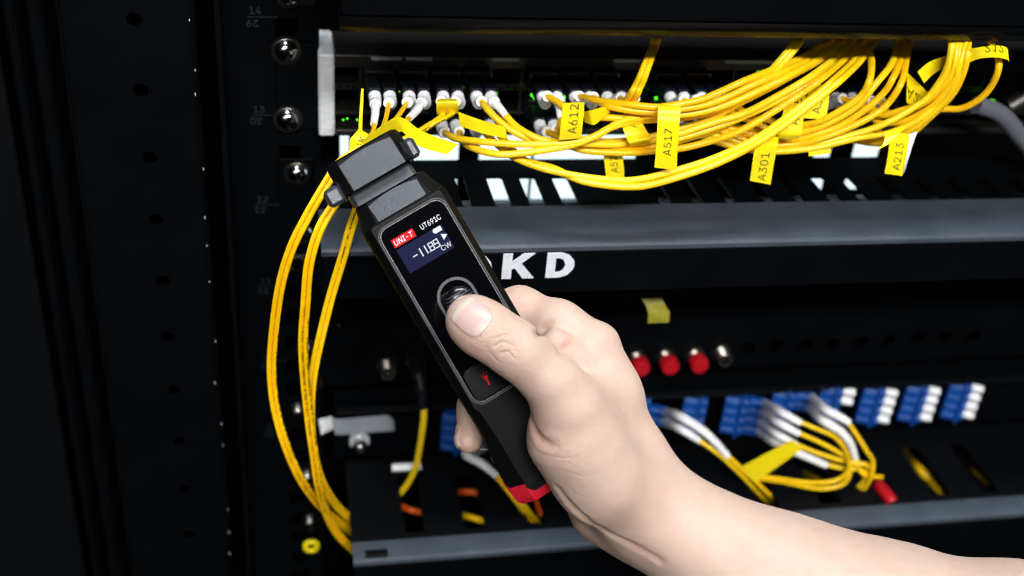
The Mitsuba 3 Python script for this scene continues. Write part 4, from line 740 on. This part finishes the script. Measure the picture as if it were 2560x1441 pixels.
def nets(f, lo, hi, h):
    """surface nets: a quad mesh of f = 0"""
    ax_ = [np.arange(lo[k], hi[k], h) for k in range(3)]; n = [len(a) for a in ax_]
    G = np.stack(np.meshgrid(*ax_, indexing='ij'), -1).reshape(-1, 3)
    coarse = np.full(len(G), 1.0); Q = 60000
    for i in range(0, len(G), Q): coarse[i:i + Q] = f(G[i:i + Q])
    V = coarse.reshape(n); s = V < 0; cnt = np.zeros([k - 1 for k in n]); acc = np.zeros([k - 1 for k in n] + [3])
    corners = [(a, b, c) for a in (0, 1) for b in (0, 1) for c in (0, 1)]; sl_ = lambda o: tuple(slice(q, q + m_ - 1) for q, m_ in zip(o, n))
    for i, a in enumerate(corners):
        for b in corners[i + 1:]:
            if sum(abs(x - y) for x, y in zip(a, b)) != 1: continue
            va_, vb_ = V[sl_(a)], V[sl_(b)]; hit = (va_ < 0) != (vb_ < 0); t = np.where(hit, va_ / np.where(hit, va_ - vb_, 1), 0)
            cnt += hit
            for k in range(3): acc[..., k] += np.where(hit, a[k] + t * (b[k] - a[k]), 0)
    on = cnt > 0; idx = np.full(on.shape, -1); idx[on] = np.arange(on.sum()); I = np.argwhere(on)
    P = (I + acc[on] / cnt[on][:, None]) * h + np.array([a[0] for a in ax_]); F_ = []
    for k in range(3):
        a, b = (k + 1) % 3, (k + 2) % 3; sl1 = [slice(1, -1)] * 3; sl1[k] = slice(0, n[k] - 1); sl2_ = list(sl1); sl2_[k] = slice(1, n[k])
        A, B = s[tuple(sl1)], s[tuple(sl2_)]
        for inv in (0, 1):
            e = np.argwhere((A & ~B) if not inv else (~A & B)); e[:, a] += 1; e[:, b] += 1
            def at_(da, db): q = e.copy(); q[:, a] -= da; q[:, b] -= db; return idx[q[:, 0], q[:, 1], q[:, 2]]
            qd = np.stack([at_(1, 1), at_(0, 1), at_(0, 0), at_(1, 0)], 1); F_.append(qd if not inv else qd[:, ::-1])
    return P, np.vstack(F_)
def grad(f, P, e=2e-4):
    return np.stack([f(P + d) - f(P - d) for d in np.eye(3) * e], 1) / (2 * e)
lo, hi = np.array([-0.026, -0.012, 0.368]), np.array([0.085, 0.125, 0.500])
P1, Q1 = nets(hand, np.array([-0.030, -0.014, 0.368]), np.array([0.36, 0.175, 0.486]), 0.0013)
for _ in range(2): g = grad(hand, P1); P1 = P1 - g * (hand(P1) / np.maximum((g * g).sum(1), 0.2))[:, None] * 0.8
def near(P, q, r):
    return np.exp(-(np.linalg.norm(P - cam(*q), axis=1) / (r * q[2] / F)) ** 2)
def skincol(P):
    base = np.array([0.462, 0.330, 0.262]); pink = np.array([0.445, 0.228, 0.188]); pale = np.array([0.475, 0.358, 0.29])
    w = 0.0
    for q, r, a in (((1165, 850, .385), 70, .35), ((1265, 880, .378), 60, .28), ((1165, 1120, .434), 45, .75), ((1340, 1085, .395), 55, .35), ((1400, 900, .412), 55, .45), ((1320, 760, .43), 60, .25), ((1500, 1010, .41), 70, .18), ((1450, 1350, .45), 90, .45), ((1500, 850, .42), 45, .22), ((1545, 1380, .45), 80, .35), ((1360, 1120, .39), 60, .2)):
        w = w + a * near(P, q, r)
    n = meshkit.fbm(P * 150, 3, seed=5); w = np.clip(w + (n - 0.5) * 0.6 + (meshkit.fbm(P * 420, 2, seed=11) - 0.5) * 0.35, 0, 1)[:, None]; n2 = np.clip((meshkit.fbm(P * 60 + 9, 2, seed=8) - 0.4) * 2, 0, 1)[:, None] * 0.6
    c = base * (1 - n2) + pale * n2; c = c * (1 - w) + pink * w
    cr = np.full(len(P), 1.0)
    for c_ in CREASE: cr = np.minimum(cr, chain(P, c_, 1 * mm))
    k = np.clip(1 - cr / (0.8 * mm), 0, 1)[:, None] * 0.35
    return c * (1 - k) + c * np.array([0.9, 0.62, 0.52]) * k
nrm = grad(hand, P1); nrm /= np.linalg.norm(nrm, axis=1, keepdims=True)
P1 = P1 + nrm * ((meshkit.fbm(P1 * 75 + 3, 2, seed=2) - 0.5) * 0.0006)[:, None]
tri = np.vstack([Q1[:, [0, 1, 2]], Q1[:, [0, 2, 3]]])
hm = trimesh.Trimesh(wor(P1), tri, process=False)
fn = np.cross(P1[tri[:, 1]] - P1[tri[:, 0]], P1[tri[:, 2]] - P1[tri[:, 0]])
if (fn * nrm[tri[:, 0]]).sum() < 0: hm = trimesh.Trimesh(wor(P1), tri[:, ::-1], process=False)
pe = thing('person', 'bare right hand and forearm gripping the black tester, thumb on its button', 'person')
part(pe, 'hand', hm, 'skin', True, color=skincol(P1))
def fingernail(c, axis, nor, L, Wd, lift=0.00012, free=0.22):
    """nail plate on the finger at c (camera space), axis towards the tip, nor outward; half length L, half width Wd in metres"""
    axis = np.asarray(axis, float); nor = np.asarray(nor, float); nor /= np.linalg.norm(nor); axis = axis - nor * (axis @ nor); axis /= np.linalg.norm(axis); side = np.cross(nor, axis); n, m_ = 29, 21
    a = np.linspace(-1, 1, n)[:, None] * np.ones((1, m_)); b = np.ones((n, 1)) * np.linspace(-1, 1, m_)[None]
    wd = np.where(a < 0, np.sqrt(np.clip(1 - np.abs(a) ** 3.2 * 0.75, 0, 1)), 1 - 0.06 * a); aa = np.where(a > 0, a * (1 - 0.16 * b ** 2), a)
    P = (np.asarray(c) + aa[..., None] * L * axis + (b * wd)[..., None] * Wd * side + nor * 0.006).reshape(-1, 3)
    for _ in range(40): P = P - nor * (np.clip(hand(P), -0.002, 0.002) * 0.8)[:, None]
    d = hand(P); keep = lift * (1 - 0.75 * np.abs(b).ravel() ** 4) + 0.00012
    P = P + nor * keep[:, None]; mesh, _ = sheet(wor(P).reshape(n, m_, 3), 0.0004)
    t = a.ravel(); f = np.clip((t - (1 - 2 * free)) / 0.08, 0, 1)[:, None]; lun = np.clip((-0.72 - t + 0.25 * (1 - b.ravel() ** 2)) / 0.15, 0, 1)[:, None] * 0.5
    col = np.array([0.45, 0.31, 0.278]) * (1 - f) + np.array([0.47, 0.40, 0.325]) * f; col = col * (1 - lun) + np.array([0.50, 0.385, 0.35]) * lun
    part(pe, 'fingernail', mesh, 'nail', True, color=np.vstack([col, col]))
fingernail(cam(1172, 787, .372), (-.77, -.64, 0.02), (-0.10, -0.12, -1), 0.0062, 0.0056)
fingernail(cam(1142, 1092, .434), (-.15, .95, -0.3), (-1, -0.1, -0.25), 0.0045, 0.0038)
